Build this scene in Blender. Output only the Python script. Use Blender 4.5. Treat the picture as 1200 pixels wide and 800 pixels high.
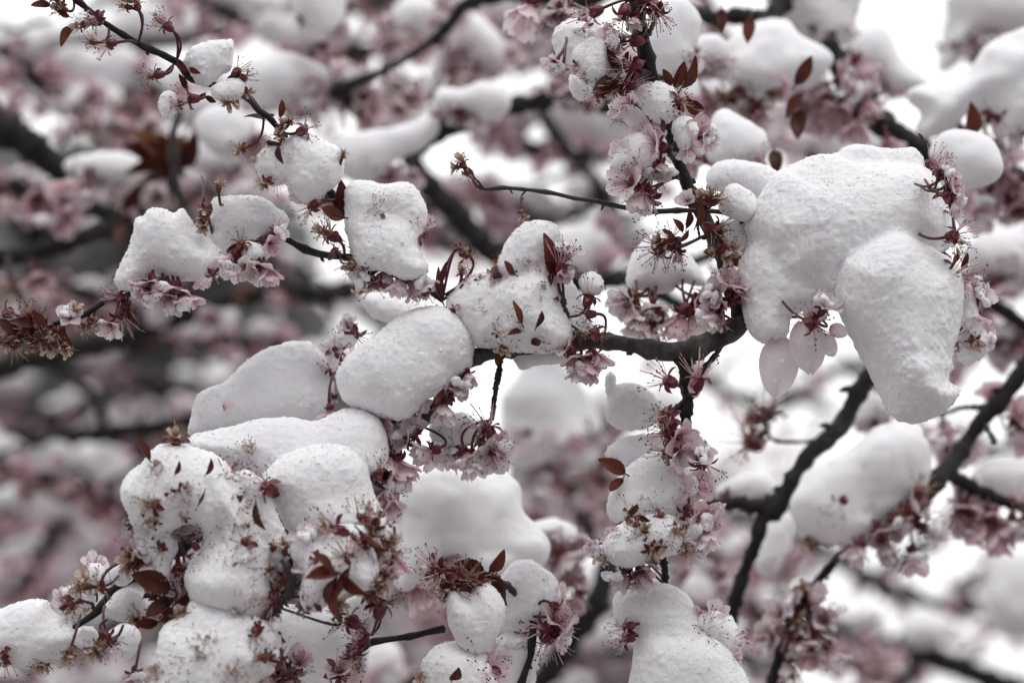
import bpy, math, random
import numpy as np
from mathutils import Vector, Matrix, Euler

random.seed(7)
rng = np.random.default_rng(7)
for o in list(bpy.data.objects):
    bpy.data.objects.remove(o)
S = bpy.context.scene
COL = S.collection

# ------------------------------------------------------------------ camera
FOC, SENS, D0 = 100.0, 36.0, 1.10
TILT = math.radians(8)
cam_d = bpy.data.cameras.new('camera')
cam = bpy.data.objects.new('camera', cam_d)
COL.objects.link(cam)
cam.location = (0, 0, 1.65)
cam.rotation_euler = (math.radians(90) + TILT, 0, 0)
cam_d.lens = FOC
cam_d.sensor_width = SENS
cam_d.clip_start = 0.05
cam_d.clip_end = 1000
cam_d.dof.use_dof = True
cam_d.dof.focus_distance = 1.085
cam_d.dof.aperture_fstop = 7.1
cam_d.dof.aperture_blades = 0
S.camera = cam

# ------------------------------------------------------------------ sky, sun, exposure
SUN_EL, SUN_AZ = math.radians(66), math.radians(155)
w = bpy.data.worlds.new('World')
S.world = w
w.use_nodes = True
nt = w.node_tree
bg = nt.nodes['Background']
sky = nt.nodes.new('ShaderNodeTexSky')
sky.sky_type = 'NISHITA'
sky.sun_disc = False
sky.sun_elevation = SUN_EL
sky.sun_rotation = SUN_AZ
sky.air_density = 2.0
sky.dust_density = 6.0
sky.ozone_density = 1.0
hs = nt.nodes.new('ShaderNodeHueSaturation')
hs.inputs['Saturation'].default_value = 0.07
nt.links.new(sky.outputs[0], hs.inputs['Color'])
# overcast: the clear-sky gradient is mostly replaced by the made-up gradient below
cloud = nt.nodes.new('ShaderNodeMix'); cloud.data_type = 'RGBA'
cloud.inputs[0].default_value = 0.9
nt.links.new(hs.outputs[0], cloud.inputs[6])
tc = nt.nodes.new('ShaderNodeTexCoord'); sx = nt.nodes.new('ShaderNodeSeparateXYZ')
nt.links.new(tc.outputs['Generated'], sx.inputs[0])
cr = nt.nodes.new('ShaderNodeValToRGB')          # added gradient shapes the light: dim lilac behind the camera, bright ahead and above
cr.color_ramp.elements[0].position = 0.05; cr.color_ramp.elements[0].color = (.128, .130, .150, 1)
cr.color_ramp.elements[1].position = 0.9; cr.color_ramp.elements[1].color = (1, 1, 1, 1)
mr_ = nt.nodes.new('ShaderNodeMapRange'); mr_.inputs[1].default_value = -1; mr_.inputs[2].default_value = 1
dz_ = nt.nodes.new('ShaderNodeMath'); dz_.operation = 'MULTIPLY_ADD'; dz_.inputs[1].default_value = .75
nt.links.new(sx.outputs['Z'], dz_.inputs[0]); nt.links.new(sx.outputs['Y'], dz_.inputs[2])
nt.links.new(dz_.outputs[0], mr_.inputs[0]); nt.links.new(mr_.outputs[0], cr.inputs[0])
cg = nt.nodes.new('ShaderNodeVectorMath'); cg.operation = 'SCALE'; cg.inputs['Scale'].default_value = 11.0
nt.links.new(cr.outputs[0], cg.inputs[0]); nt.links.new(cg.outputs[0], cloud.inputs[7])
nt.links.new(cloud.outputs[2], bg.inputs['Color'])
bg.inputs['Strength'].default_value = 0.12
sd = bpy.data.lights.new('sun', 'SUN')
sd.energy = 0.9
sd.angle = math.radians(24)
sd.color = (1.0, 0.985, 0.96)
sun = bpy.data.objects.new('sun', sd)
COL.objects.link(sun)
# direction towards the sun (Nishita rotation: azimuth clockwise from +Y)
sdir = Vector((math.sin(SUN_AZ) * math.cos(SUN_EL), math.cos(SUN_AZ) * math.cos(SUN_EL), math.sin(SUN_EL)))
sun.rotation_euler = sdir.to_track_quat('Z', 'Y').to_euler()
S.view_settings.view_transform = 'Standard'
S.view_settings.look = 'None'
S.view_settings.gamma = 1
S.view_settings.use_curve_mapping = False
S.view_settings.exposure = 0.09

# ------------------------------------------------------------------ helpers
CAMM = np.array(cam.rotation_euler.to_matrix())
CAMP = np.array(cam.location)
def kpx(d):                      # metres per photo pixel at distance d
    return SENS / FOC * d / 1200.0
def cspace(px, py, d):           # a place in the scene, in the camera's own axes
    k = kpx(d)
    return np.array([(px - 600) * k, -(py - 400) * k, -d])
def wpt(px, py, d):
    return CAMP + CAMM @ cspace(px, py, d)
def wdir(v):
    return CAMM @ np.asarray(v, float)

def tag(o, label=None, cat=None, group=None, kind=None):
    if label: o['label'] = label
    if cat: o['category'] = cat
    if group: o['group'] = group
    if kind: o['kind'] = kind
    return o

def mesh_np(name, V, F, mats, smooth=True, fmat=None, uv=None):
    """V (n,3), F list of arrays of tris/quads (array (m,3|4)) or a list of them"""
    if isinstance(F, np.ndarray): F = [F]
    F = [f for f in F if len(f)]
    me = bpy.data.meshes.new(name)
    V = np.ascontiguousarray(V, dtype=np.float32)
    me.vertices.add(len(V))
    me.vertices.foreach_set('co', V.ravel())
    tot = np.concatenate([np.full(len(f), f.shape[1]) for f in F]).astype(np.int32)
    idx = np.concatenate([f.ravel() for f in F]).astype(np.int32)
    start = np.concatenate([[0], np.cumsum(tot)[:-1]]).astype(np.int32)
    me.loops.add(len(idx))
    me.loops.foreach_set('vertex_index', idx)
    me.polygons.add(len(tot))
    me.polygons.foreach_set('loop_start', start)
    me.polygons.foreach_set('loop_total', tot)
    if fmat is not None:
        me.polygons.foreach_set('material_index', np.asarray(fmat, dtype=np.int32))
    if uv is not None:
        l = me.uv_layers.new(name='UVMap')
        l.data.foreach_set('uv', np.asarray(uv, np.float32)[idx].ravel())
    for m in mats: me.materials.append(m)
    me.update(calc_edges=True)
    me.validate()
    me.polygons.foreach_set('use_smooth', np.full(len(me.polygons), smooth))
    return me

def link(name, me, loc=(0, 0, 0), parent=None):
    o = bpy.data.objects.new(name, me)
    COL.objects.link(o)
    o.location = loc
    if parent: o.parent = parent
    return o

class Geo:
    """collects pieces into one mesh"""
    def __init__(s): s.V = []; s.F3 = []; s.F4 = []; s.m3 = []; s.m4 = []; s.uv = []; s.n = 0
    def add(s, V, F, m=0, uv=None):
        V = np.asarray(V, float); F = np.asarray(F, int)
        if F.shape[1] == 3: s.F3.append(F + s.n); s.m3 += [m] * len(F)
        else: s.F4.append(F + s.n); s.m4 += [m] * len(F)
        s.V.append(V); s.n += len(V)
        s.uv.append(np.zeros((len(V), 2)) if uv is None else np.asarray(uv, float))
    def mesh(s, name, mats, smooth=True):
        F = []
        if s.F3: F.append(np.concatenate(s.F3))
        if s.F4: F.append(np.concatenate(s.F4))
        return mesh_np(name, np.concatenate(s.V), F, mats, smooth, s.m3 + s.m4, np.concatenate(s.uv))

def catmull(P, n):
    P = np.asarray(P, float)
    A = np.vstack([2 * P[0] - P[1], P, 2 * P[-1] - P[-2]])
    out = []
    for i in range(len(P) - 1):
        p0, p1, p2, p3 = A[i:i + 4]
        for t in np.linspace(0, 1, n, endpoint=False):
            out.append(0.5 * ((2 * p1) + (-p0 + p2) * t + (2 * p0 - 5 * p1 + 4 * p2 - p3) * t * t + (-p0 + 3 * p1 - 3 * p2 + p3) * t ** 3))
    out.append(P[-1])
    return np.array(out)

def catmull_closed(P, n):
    P = np.asarray(P, float); m = len(P)
    out = []
    for i in range(m):
        p0, p1, p2, p3 = P[i - 1], P[i], P[(i + 1) % m], P[(i + 2) % m]
        for t in np.linspace(0, 1, n, endpoint=False):
            out.append(0.5 * ((2 * p1) + (-p0 + p2) * t + (2 * p0 - 5 * p1 + 4 * p2 - p3) * t * t + (-p0 + 3 * p1 - 3 * p2 + p3) * t ** 3))
    return np.array(out)

def tube(P, R, n=8, cap=True):
    P = np.asarray(P, float); R = np.asarray(R, float); m = len(P)
    T = np.gradient(P, axis=0)
    T /= np.linalg.norm(T, axis=1)[:, None] + 1e-12
    u = np.cross(T[0], [0.3, 0.9, 0.2]); u /= np.linalg.norm(u)
    V = []; a = np.linspace(0, 2 * math.pi, n, endpoint=False)
    for i in range(m):
        u = u - T[i] * np.dot(u, T[i]); u /= np.linalg.norm(u) + 1e-12
        v = np.cross(T[i], u)
        V.append(P[i] + R[i] * (np.cos(a)[:, None] * u + np.sin(a)[:, None] * v))
    V = np.concatenate(V)
    F = []
    for i in range(m - 1):
        for j in range(n):
            F.append((i * n + j, i * n + (j + 1) % n, (i + 1) * n + (j + 1) % n, (i + 1) * n + j))
    if cap:
        V = np.vstack([V, P[0] - T[0] * R[0] * .4, P[-1] + T[-1] * R[-1] * .6])
        c0, c1 = len(V) - 2, len(V) - 1
        for j in range(n):     # degenerate-free caps as thin quads are avoided: use kite quads
            F.append((c0, (j + 1) % n, j, j) if False else ((j + 1) % n, j, c0, c0))
            F.append(((m - 1) * n + j, (m - 1) * n + (j + 1) % n, c1, c1))
        quads = np.array(F[:(m - 1) * n]); tris = np.array([f[:3] for f in F[(m - 1) * n:]])
        return V, quads, tris
    return V, np.array(F), np.zeros((0, 3), int)

def add_tube(g, P, R, n=8, m=0, cap=True):
    V, q, t = tube(P, R, n, cap)
    uv = np.zeros((len(V), 2))
    g.V.append(V); g.uv.append(uv)
    g.F4.append(q + g.n); g.m4 += [m] * len(q)
    if len(t): g.F3.append(t + g.n); g.m3 += [m] * len(t)
    g.n += len(V)

OCT_V = np.array([(1, 0, 0), (-1, 0, 0), (0, 1, 0), (0, -1, 0), (0, 0, 1), (0, 0, -1)], float)
OCT_F = np.array([(0, 2, 4), (2, 1, 4), (1, 3, 4), (3, 0, 4), (2, 0, 5), (1, 2, 5), (3, 1, 5), (0, 3, 5)])
def ico(sub=1):
    import bmesh
    b = bmesh.new(); bmesh.ops.create_icosphere(b, subdivisions=sub, radius=1)
    V = np.array([v.co[:] for v in b.verts]); F = np.array([[v.index for v in f.verts] for f in b.faces]); b.free()
    return V, F
ICO2 = ico(2)
ICO3 = ico(3)

# ------------------------------------------------------------------ materials
def mat(name):
    m = bpy.data.materials.new(name); m.use_nodes = True
    n = m.node_tree; b = n.nodes['Principled BSDF']; return m, n, b
def noise(n, scale, detail=3, rough=.55, vec=None):
    t = n.nodes.new('ShaderNodeTexNoise'); t.inputs['Scale'].default_value = scale
    t.inputs['Detail'].default_value = detail; t.inputs['Roughness'].default_value = rough
    if vec is None:
        c = n.nodes.new('ShaderNodeTexCoord'); vec = c.outputs['Object']
    n.links.new(vec, t.inputs['Vector']); return t
def ramp(n, src, stops):
    r = n.nodes.new('ShaderNodeValToRGB')
    e = r.color_ramp.elements
    while len(e) < len(stops): e.new(.5)
    for i, (p, c) in enumerate(stops): e[i].position = p; e[i].color = (*c, 1)
    n.links.new(src, r.inputs[0]); return r
def bump(n, b, h, strength, dist, prev=None):
    u = n.nodes.new('ShaderNodeBump'); u.inputs['Strength'].default_value = strength; u.inputs['Distance'].default_value = dist
    n.links.new(h, u.inputs['Height'])
    if prev: n.links.new(prev.outputs[0], u.inputs['Normal'])
    n.links.new(u.outputs[0], b.inputs['Normal']); return u

def snow_mat(name, fine=True):
    m, n, b = mat(name)
    a = noise(n, 55, 3)
    r = ramp(n, a.outputs['Fac'], [(.30, (.87, .855, .89)), (.62, (.91, .905, .925))])  # pink-lilac mottling; the lilac of shadowed snow is put into the base colour
    n.links.new(r.outputs[0], b.inputs['Base Color'])
    b.inputs['Roughness'].default_value = .75
    b.inputs['Subsurface Weight'].default_value = .7
    b.inputs['Subsurface Radius'].default_value = (.96, .97, 1.0)
    b.inputs['Subsurface Scale'].default_value = .0030
    b.inputs['Specular IOR Level'].default_value = .25
    if fine:
        u1 = bump(n, b, noise(n, 420, 4, .65).outputs['Fac'], .2, .0008)
        u2 = bump(n, b, noise(n, 1500, 2, .6).outputs['Fac'], .6, .0006, u1)
    return m
SNOW = snow_mat('snow')
SNOW_SOFT = snow_mat('snow_soft', False)
GRAIN, gn_, gb_ = mat('snow_grain'); gb_.inputs['Base Color'].default_value = (.90, .90, .91, 1); gb_.inputs['Roughness'].default_value = .5

def bark_mat(name, k):
    m, n, b = mat(name)
    a = noise(n, 60, 5, .65)
    r = ramp(n, a.outputs['Fac'], [(.32, (.012, .010, .010)), (.55, (.034 * k, .031 * k, .029 * k)), (.72, (.095 * k, .09 * k, .085 * k))])
    a.inputs['Scale'].default_value = 95
    n.links.new(r.outputs[0], b.inputs['Base Color'])
    b.inputs['Roughness'].default_value = .7
    b.inputs['Specular IOR Level'].default_value = .3
    bump(n, b, noise(n, 400, 4, .7).outputs['Fac'], .6, .001)
    return m
BARK_GREY = bark_mat('grey_bark', 2.3)
BARK = bark_mat('bark', .5)
def twig_mat():
    m, n, b = mat('twig_bark')
    a = noise(n, 150, 4)
    r = ramp(n, a.outputs['Fac'], [(.3, (.014, .010, .010)), (.7, (.05, .034, .032))])
    n.links.new(r.outputs[0], b.inputs['Base Color']); b.inputs['Roughness'].default_value = .5
    bump(n, b, noise(n, 700, 3).outputs['Fac'], .5, .0006)
    return m
TWIG = twig_mat()

def thin_mat(name, stops, trans=.35, rough=.5, var=.15, vein=True, frost=0):
    """thin tissue: colour along the blade (UV v), fine veins, some light through it"""
    m, n, b = mat(name)
    uv = n.nodes.new('ShaderNodeUVMap'); uv.uv_map = 'UVMap'
    sp = n.nodes.new('ShaderNodeSeparateXYZ'); n.links.new(uv.outputs[0], sp.inputs[0])
    nz = noise(n, 260, 3)
    ad = n.nodes.new('ShaderNodeMath'); ad.operation = 'MULTIPLY_ADD'
    n.links.new(nz.outputs['Fac'], ad.inputs[0]); ad.inputs[1].default_value = .25
    n.links.new(sp.outputs['Y'], ad.inputs[2])
    sb = n.nodes.new('ShaderNodeMath'); sb.operation = 'SUBTRACT'; n.links.new(ad.outputs[0], sb.inputs[0]); sb.inputs[1].default_value = .125
    r = ramp(n, sb.outputs[0], stops)
    oi = n.nodes.new('ShaderNodeObjectInfo')
    mr = n.nodes.new('ShaderNodeMapRange'); n.links.new(oi.outputs['Random'], mr.inputs[0])
    mr.inputs[3].default_value = 1 - var; mr.inputs[4].default_value = 1 + var
    hv = n.nodes.new('ShaderNodeHueSaturation'); n.links.new(r.outputs[0], hv.inputs['Color'])
    n.links.new(mr.outputs[0], hv.inputs['Value'])
    if frost:
        fz = noise(n, 190, 4, .7)
        fr = ramp(n, fz.outputs['Fac'], [(frost, (0, 0, 0)), (frost + .07, (1, 1, 1))])
        fm = n.nodes.new('ShaderNodeMix'); fm.data_type = 'RGBA'
        n.links.new(fr.outputs[0], fm.inputs[0]); n.links.new(hv.outputs[0], fm.inputs[6]); fm.inputs[7].default_value = (.88, .88, .89, 1)
        hv = fm; hvo = fm.outputs[2]
    else: hvo = hv.outputs[0]
    n.links.new(hvo, b.inputs['Base Color']); b.inputs['Roughness'].default_value = rough
    b.inputs['Specular IOR Level'].default_value = .3
    if vein:
        wv = n.nodes.new('ShaderNodeTexWave'); wv.inputs['Scale'].default_value = 5; wv.inputs['Distortion'].default_value = 1.5
        n.links.new(uv.outputs[0], wv.inputs['Vector'])
        bump(n, b, wv.outputs['Fac'], .25, .0004)
    t = n.nodes.new('ShaderNodeBsdfTranslucent'); n.links.new(hvo, t.inputs['Color'])
    mx = n.nodes.new('ShaderNodeMixShader'); mx.inputs[0].default_value = trans
    out = n.nodes['Material Output']
    n.links.new(b.outputs[0], mx.inputs[1]); n.links.new(t.outputs[0], mx.inputs[2]); n.links.new(mx.outputs[0], out.inputs['Surface'])
    return m
PETAL = thin_mat('petal', [(0, (.34, .08, .13)), (.14, (.66, .46, .50)), (.36, (.80, .68, .71)), (1, (.86, .79, .80))], .42, frost=.60)
PINK = thin_mat('petal_pink', [(0, (.28, .05, .09)), (.18, (.62, .37, .43)), (.48, (.74, .54, .59)), (1, (.80, .66, .69))], .42, frost=.66)
PALE = thin_mat('petal_pale', [(0, (.62, .46, .50)), (.3, (.74, .66, .68)), (1, (.80, .75, .76))], .35, frost=.62)
TAN = thin_mat('petal_tan', [(0, (.10, .02, .02)), (.25, (.30, .15, .10)), (.6, (.56, .42, .34)), (1, (.70, .63, .58))], .3, frost=.56)
LEAF = thin_mat('leaf', [(0, (.07, .016, .014)), (.5, (.11, .027, .017)), (1, (.09, .022, .014))], .25, .42, .4)
LEAF_O = thin_mat('leaf_orange', [(0, (.06, .015, .012)), (.5, (.17, .05, .018)), (1, (.20, .075, .02))], .3, .42, .3)
def plain(name, col, rough=.5, trans=0):
    m, n, b = mat(name)
    a = noise(n, 500, 2)
    c0 = tuple(x * .7 for x in col); c1 = tuple(min(1, x * 1.3) for x in col)
    r = ramp(n, a.outputs['Fac'], [(.3, c0), (.7, c1)])
    n.links.new(r.outputs[0], b.inputs['Base Color']); b.inputs['Roughness'].default_value = rough
    return m
CALYX = plain('calyx', (.125, .014, .022), .45)
CALYX_B = plain('calyx_brown', (.15, .045, .020), .5)
STALK = plain('stalk', (.075, .014, .018), .45)
FILA = plain('filament', (.62, .42, .44), .5)
FILA_T = plain('filament_tan', (.42, .30, .20), .5)
ANTH = plain('anther', (.035, .010, .012), .5)
FARPINK = plain('far_blossom', (.36, .22, .25), .6)

# ------------------------------------------------------------------ blossom pieces (opening towards +Z, petals joined at the origin)
def petal_grid(L, W, cup, flare, r, curl=0.0, nu=5, nv=7):
    """one petal along +X then bent up; returns V, F, UV"""
    V = []; UV = []
    ph = r.uniform(0, 6)
    for j in range(nv + 1):
        t = j / nv
        wv = W * (math.sin(math.pi * min(1, (t * .86 + .04)) ** .82) ** .75) * (1 if t < .999 else .55)
        wv = max(wv, W * .08)
        ang = flare + cup * (1 - t) * .9 - curl * t * t
        # integrate the profile
        x = 0; z = 0
        st = 8
        for q in range(st):
            tt = t * (q + .5) / st
            a2 = flare + cup * (1 - tt) - curl * tt * tt
            x += math.cos(a2) * L * t / st; z += math.sin(a2) * L * t / st
        for i in range(nu + 1):
            s = i / nu * 2 - 1
            notch = -.10 * L * max(0, 1 - abs(s) * 2.2) * max(0, t - .8) / .2
            rip = .045 * L * math.sin(s * 5 + ph + t * 4) * t
            V.append((x + notch - .05 * L * s * s * t, s * wv * .5, z + .16 * W * s * s + rip))
            UV.append(((s + 1) / 2, t))
    F = [(j * (nu + 1) + i, j * (nu + 1) + i + 1, (j + 1) * (nu + 1) + i + 1, (j + 1) * (nu + 1) + i) for j in range(nv) for i in range(nu)]
    return np.array(V), np.array(F), np.array(UV)
def rotz(V, a):
    c, s = math.cos(a), math.sin(a); V = np.asarray(V)
    return np.stack([V[:, 0] * c - V[:, 1] * s, V[:, 0] * s + V[:, 1] * c, V[:, 2]], 1)

def corolla(seed, kind):
    r = random.Random(seed); g = Geo()
    n = 5
    for i in range(n):
        if kind == 'open':
            if r.random() < .08: continue
            L = r.uniform(.0092, .0112); W = L * r.uniform(.78, .95)
            V, F, UV = petal_grid(L, W, r.uniform(.5, .9), r.uniform(-.1, .35), r, r.uniform(-.3, .5))
        elif kind == 'half':
            L = r.uniform(.009, .0115); W = L * r.uniform(.7, .9)
            V, F, UV = petal_grid(L, W, r.uniform(.2, .7), r.uniform(.65, 1.15), r, r.uniform(-.1, .5))
        else:   # wilted: narrow crumpled leftovers
            if r.random() < .25: continue
            L = r.uniform(.0055, .009); W = L * r.uniform(.35, .65)
            V, F, UV = petal_grid(L, W, r.uniform(.3, 1.0), r.uniform(.2, 1.2), r, r.uniform(-.8, 1.6))
            V = V + np.array([[r.uniform(-1, 1) * .0004 for _ in range(3)] for _ in V])
        V = V + np.array([.0012, 0, 0])
        g.add(rotz(V, i * 2 * math.pi / n + r.uniform(-.2, .2)), F, 0, UV)
    return g
COR = {}
for k, m in (('open', PETAL), ('half', PETAL), ('pinkopen', PINK), ('pinkhalf', PINK), ('wilt', TAN)):
    COR[k] = [corolla(100 + i, k.replace('pink', '')).mesh('petals', [m]) for i in range(6)]

def stamens(seed, n, tan=False, spread=.9, L=.0085):
    r = random.Random(seed); g = Geo()
    for i in range(n):
        a = r.uniform(0, 2 * math.pi); el = r.uniform(.25, 1) ** .7 * spread
        l = L * r.uniform(.65, 1.1)
        d = np.array([math.cos(a) * math.sin(el), math.sin(a) * math.sin(el), math.cos(el)])
        b = np.array([math.cos(a), math.sin(a), 0]) * .0013
        sid = np.array([r.uniform(-1, 1), r.uniform(-1, 1), 0]) * l * (.3 if tan else .1)
        P = np.array([b, b + d * l * .5 + sid * .3, b + d * l + sid])
        add_tube(g, P, [.00014, .00012, .0001], 4, 0, False)
        rr = .00037
        g.add(OCT_V * np.array([rr, rr, rr * 1.2]) + P[-1], OCT_F, 1)
    add_tube(g, [(0, 0, 0), (0, 0, L * .6), (.0006, 0, L * 1.15)], [.0003, .0002, .0002], 4, 0, True)
    return g
STAM = [stamens(i, 18).mesh('stamens', [FILA, ANTH]) for i in range(5)]
STAM_T = [stamens(50 + i, 13, True, 1.1, .007).mesh('stamens', [FILA_T, ANTH]) for i in range(5)]

def calyx(seed):
    r = random.Random(seed); g = Geo()
    P = [(0, 0, -.0048), (0, 0, -.004), (0, 0, -.0022), (0, 0, -.0005), (0, 0, .0004)]
    add_tube(g, P, [.0007, .0016, .0021, .0022, .0017], 9, 0)
    for i in range(5):
        V, F, UV = petal_grid(.0042, .0026, .3, r.uniform(-.9, .2), r, .6, 3, 4)
        g.add(rotz(V + np.array([.0017, 0, -.0004]), (i + .5) * 2 * math.pi / 5 + r.uniform(-.2, .2)), F, 0, UV)
    return g
CAL = [calyx(i).mesh('calyx', [CALYX]) for i in range(4)]
CAL_B = [calyx(20 + i).mesh('calyx', [CALYX_B]) for i in range(4)]

def leaf_mesh(seed, L, W, fold, curl, m):
    r = random.Random(seed); nu, nv = 6, 14; V = []; UV = []
    for j in range(nv + 1):
        t = j / nv
        wv = W * .5 * (math.sin(math.pi * (t ** .85)) ** .8) if 0 < t < 1 else W * .02
        a = curl * t
        x = L * t * math.cos(a * .5); z = L * t * math.sin(a * .5)
        for i in range(nu + 1):
            s = i / nu * 2 - 1
            ser = 1 + (.07 if (j % 2 and abs(s) > .9) else 0)
            y = s * wv * ser
            V.append((x, y * math.cos(fold), z + abs(y) * math.sin(fold) + .03 * W * math.sin(t * 9 + s * 2 + seed)))
            UV.append(((s + 1) / 2, t))
    F = [(j * (nu + 1) + i, j * (nu + 1) + i + 1, (j + 1) * (nu + 1) + i + 1, (j + 1) * (nu + 1) + i) for j in range(nv) for i in range(nu)]
    g = Geo(); g.add(V, F, 0, UV)
    add_tube(g, [(-.003, 0, -.0003), (0, 0, 0), (L * .5 * math.cos(curl * .25), 0, L * .5 * math.sin(curl * .25) - .0002)], [.0005, .0005, .0003], 5, 0)
    return g.mesh('leaf', [m])
LEAVES = [leaf_mesh(i, .02, .0095 + .0015 * (i % 3), .35 + .18 * (i % 3), (-.5, .3, .9, -.2)[i % 4], LEAF) for i in range(8)]
LEAVES_O = [leaf_mesh(30 + i, .02, .010, .4, (.9, -.4, .4)[i], LEAF_O) for i in range(3)]

# ------------------------------------------------------------------ snow volumes: outlines given depth, united, roughened, meshed
def seg_dist(PX, PY, poly):
    best = np.full(PX.shape, 1e9, np.float32)
    inside = np.zeros(PX.shape, bool)
    n = len(poly)
    for i in range(n):
        x0, y0 = poly[i]; x1, y1 = poly[(i + 1) % n]
        dx, dy = x1 - x0, y1 - y0
        t = np.clip(((PX - x0) * dx + (PY - y0) * dy) / (dx * dx + dy * dy + 1e-9), 0, 1)
        best = np.minimum(best, (PX - x0 - t * dx) ** 2 + (PY - y0 - t * dy) ** 2)
        c = ((y0 > PY) != (y1 > PY))
        if dy != 0:
            inside ^= c & (PX < (x1 - x0) * (PY - y0) / dy + x0)
    d = np.sqrt(best)
    return np.where(inside, d, -d)
def blur2(A, it):
    for _ in range(it):
        B = np.pad(A, 1, mode='edge')
        A = (B[:-2, 1:-1] + B[2:, 1:-1] + B[1:-1, :-2] + B[1:-1, 2:] + 2 * A) / 6
    return A
def interp_mat(n, h, o, lam, R):
    x = (np.arange(n) * h + o) / lam
    x = x - x.min() + R.uniform(0, 1)
    i = np.floor(x).astype(int); f = x - i; f = f * f * (3 - 2 * f)
    M = np.zeros((n, i.max() + 2), np.float32)
    M[np.arange(n), i] = 1 - f; M[np.arange(n), i + 1] += f
    return M
def noise3(shape, h, lam, R):
    Ms = [interp_mat(s, h, 0, lam, R) for s in shape]
    G = R.uniform(-1, 1, [m.shape[1] for m in Ms]).astype(np.float32)
    A = np.tensordot(Ms[0], G, (1, 0))
    A = np.einsum('yb,xbc->xyc', Ms[1], A, optimize=True)
    return np.einsum('zc,xyc->xyz', Ms[2], A, optimize=True)
def surface_nets(F, o, h):
    s = F < 0
    X, Y, Z = F.shape
    c = np.zeros((X - 1, Y - 1, Z - 1), np.int8)
    for i in (0, 1):
        for j in (0, 1):
            for k in (0, 1):
                c += s[i:X - 1 + i, j:Y - 1 + j, k:Z - 1 + k]
    act = (c > 0) & (c < 8)
    ids = np.full(act.shape, -1, np.int64)
    I = np.argwhere(act); ids[act] = np.arange(len(I))
    acc = np.zeros((len(I), 3)); cnt = np.zeros(len(I))
    cor = [(i, j, k) for i in (0, 1) for j in (0, 1) for k in (0, 1)]
    vals = {q: F[I[:, 0] + q[0], I[:, 1] + q[1], I[:, 2] + q[2]] for q in cor}
    for a in cor:
        for ax in range(3):
            if a[ax]: continue
            b = list(a); b[ax] = 1; b = tuple(b)
            va, vb = vals[a], vals[b]
            m = (va < 0) != (vb < 0)
            t = np.where(m, va / (va - vb + 1e-12), 0)
            p = np.tile(np.array(a, float), (len(I), 1)); p[:, ax] = t
            acc[m] += p[m]; cnt[m] += 1
    V = (I + acc / cnt[:, None]) * h + np.asarray(o)
    Q = []
    for ax in range(3):
        u, v = [(1, 2), (2, 0), (0, 1)][ax]
        sl0 = [slice(1, -1)] * 3; sl1 = [slice(1, -1)] * 3
        sl0[ax] = slice(0, -1); sl1[ax] = slice(1, None)
        A, B = s[tuple(sl0)], s[tuple(sl1)]
        E = np.argwhere(A != B); flip = A[A != B]
        base = E.copy()
        for q in range(3):
            if q != ax: base[:, q] += 1
        def cell(du, dv):
            k = base.copy(); k[:, u] += du; k[:, v] += dv
            return ids[k[:, 0], k[:, 1], k[:, 2]]
        q4 = np.stack([cell(-1, -1), cell(0, -1), cell(0, 0), cell(-1, 0)], 1)
        q4[~flip] = q4[~flip][:, ::-1]
        Q.append(q4)
    Q = np.concatenate(Q)
    Q = Q[(Q >= 0).all(1)]
    return V, Q

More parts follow.
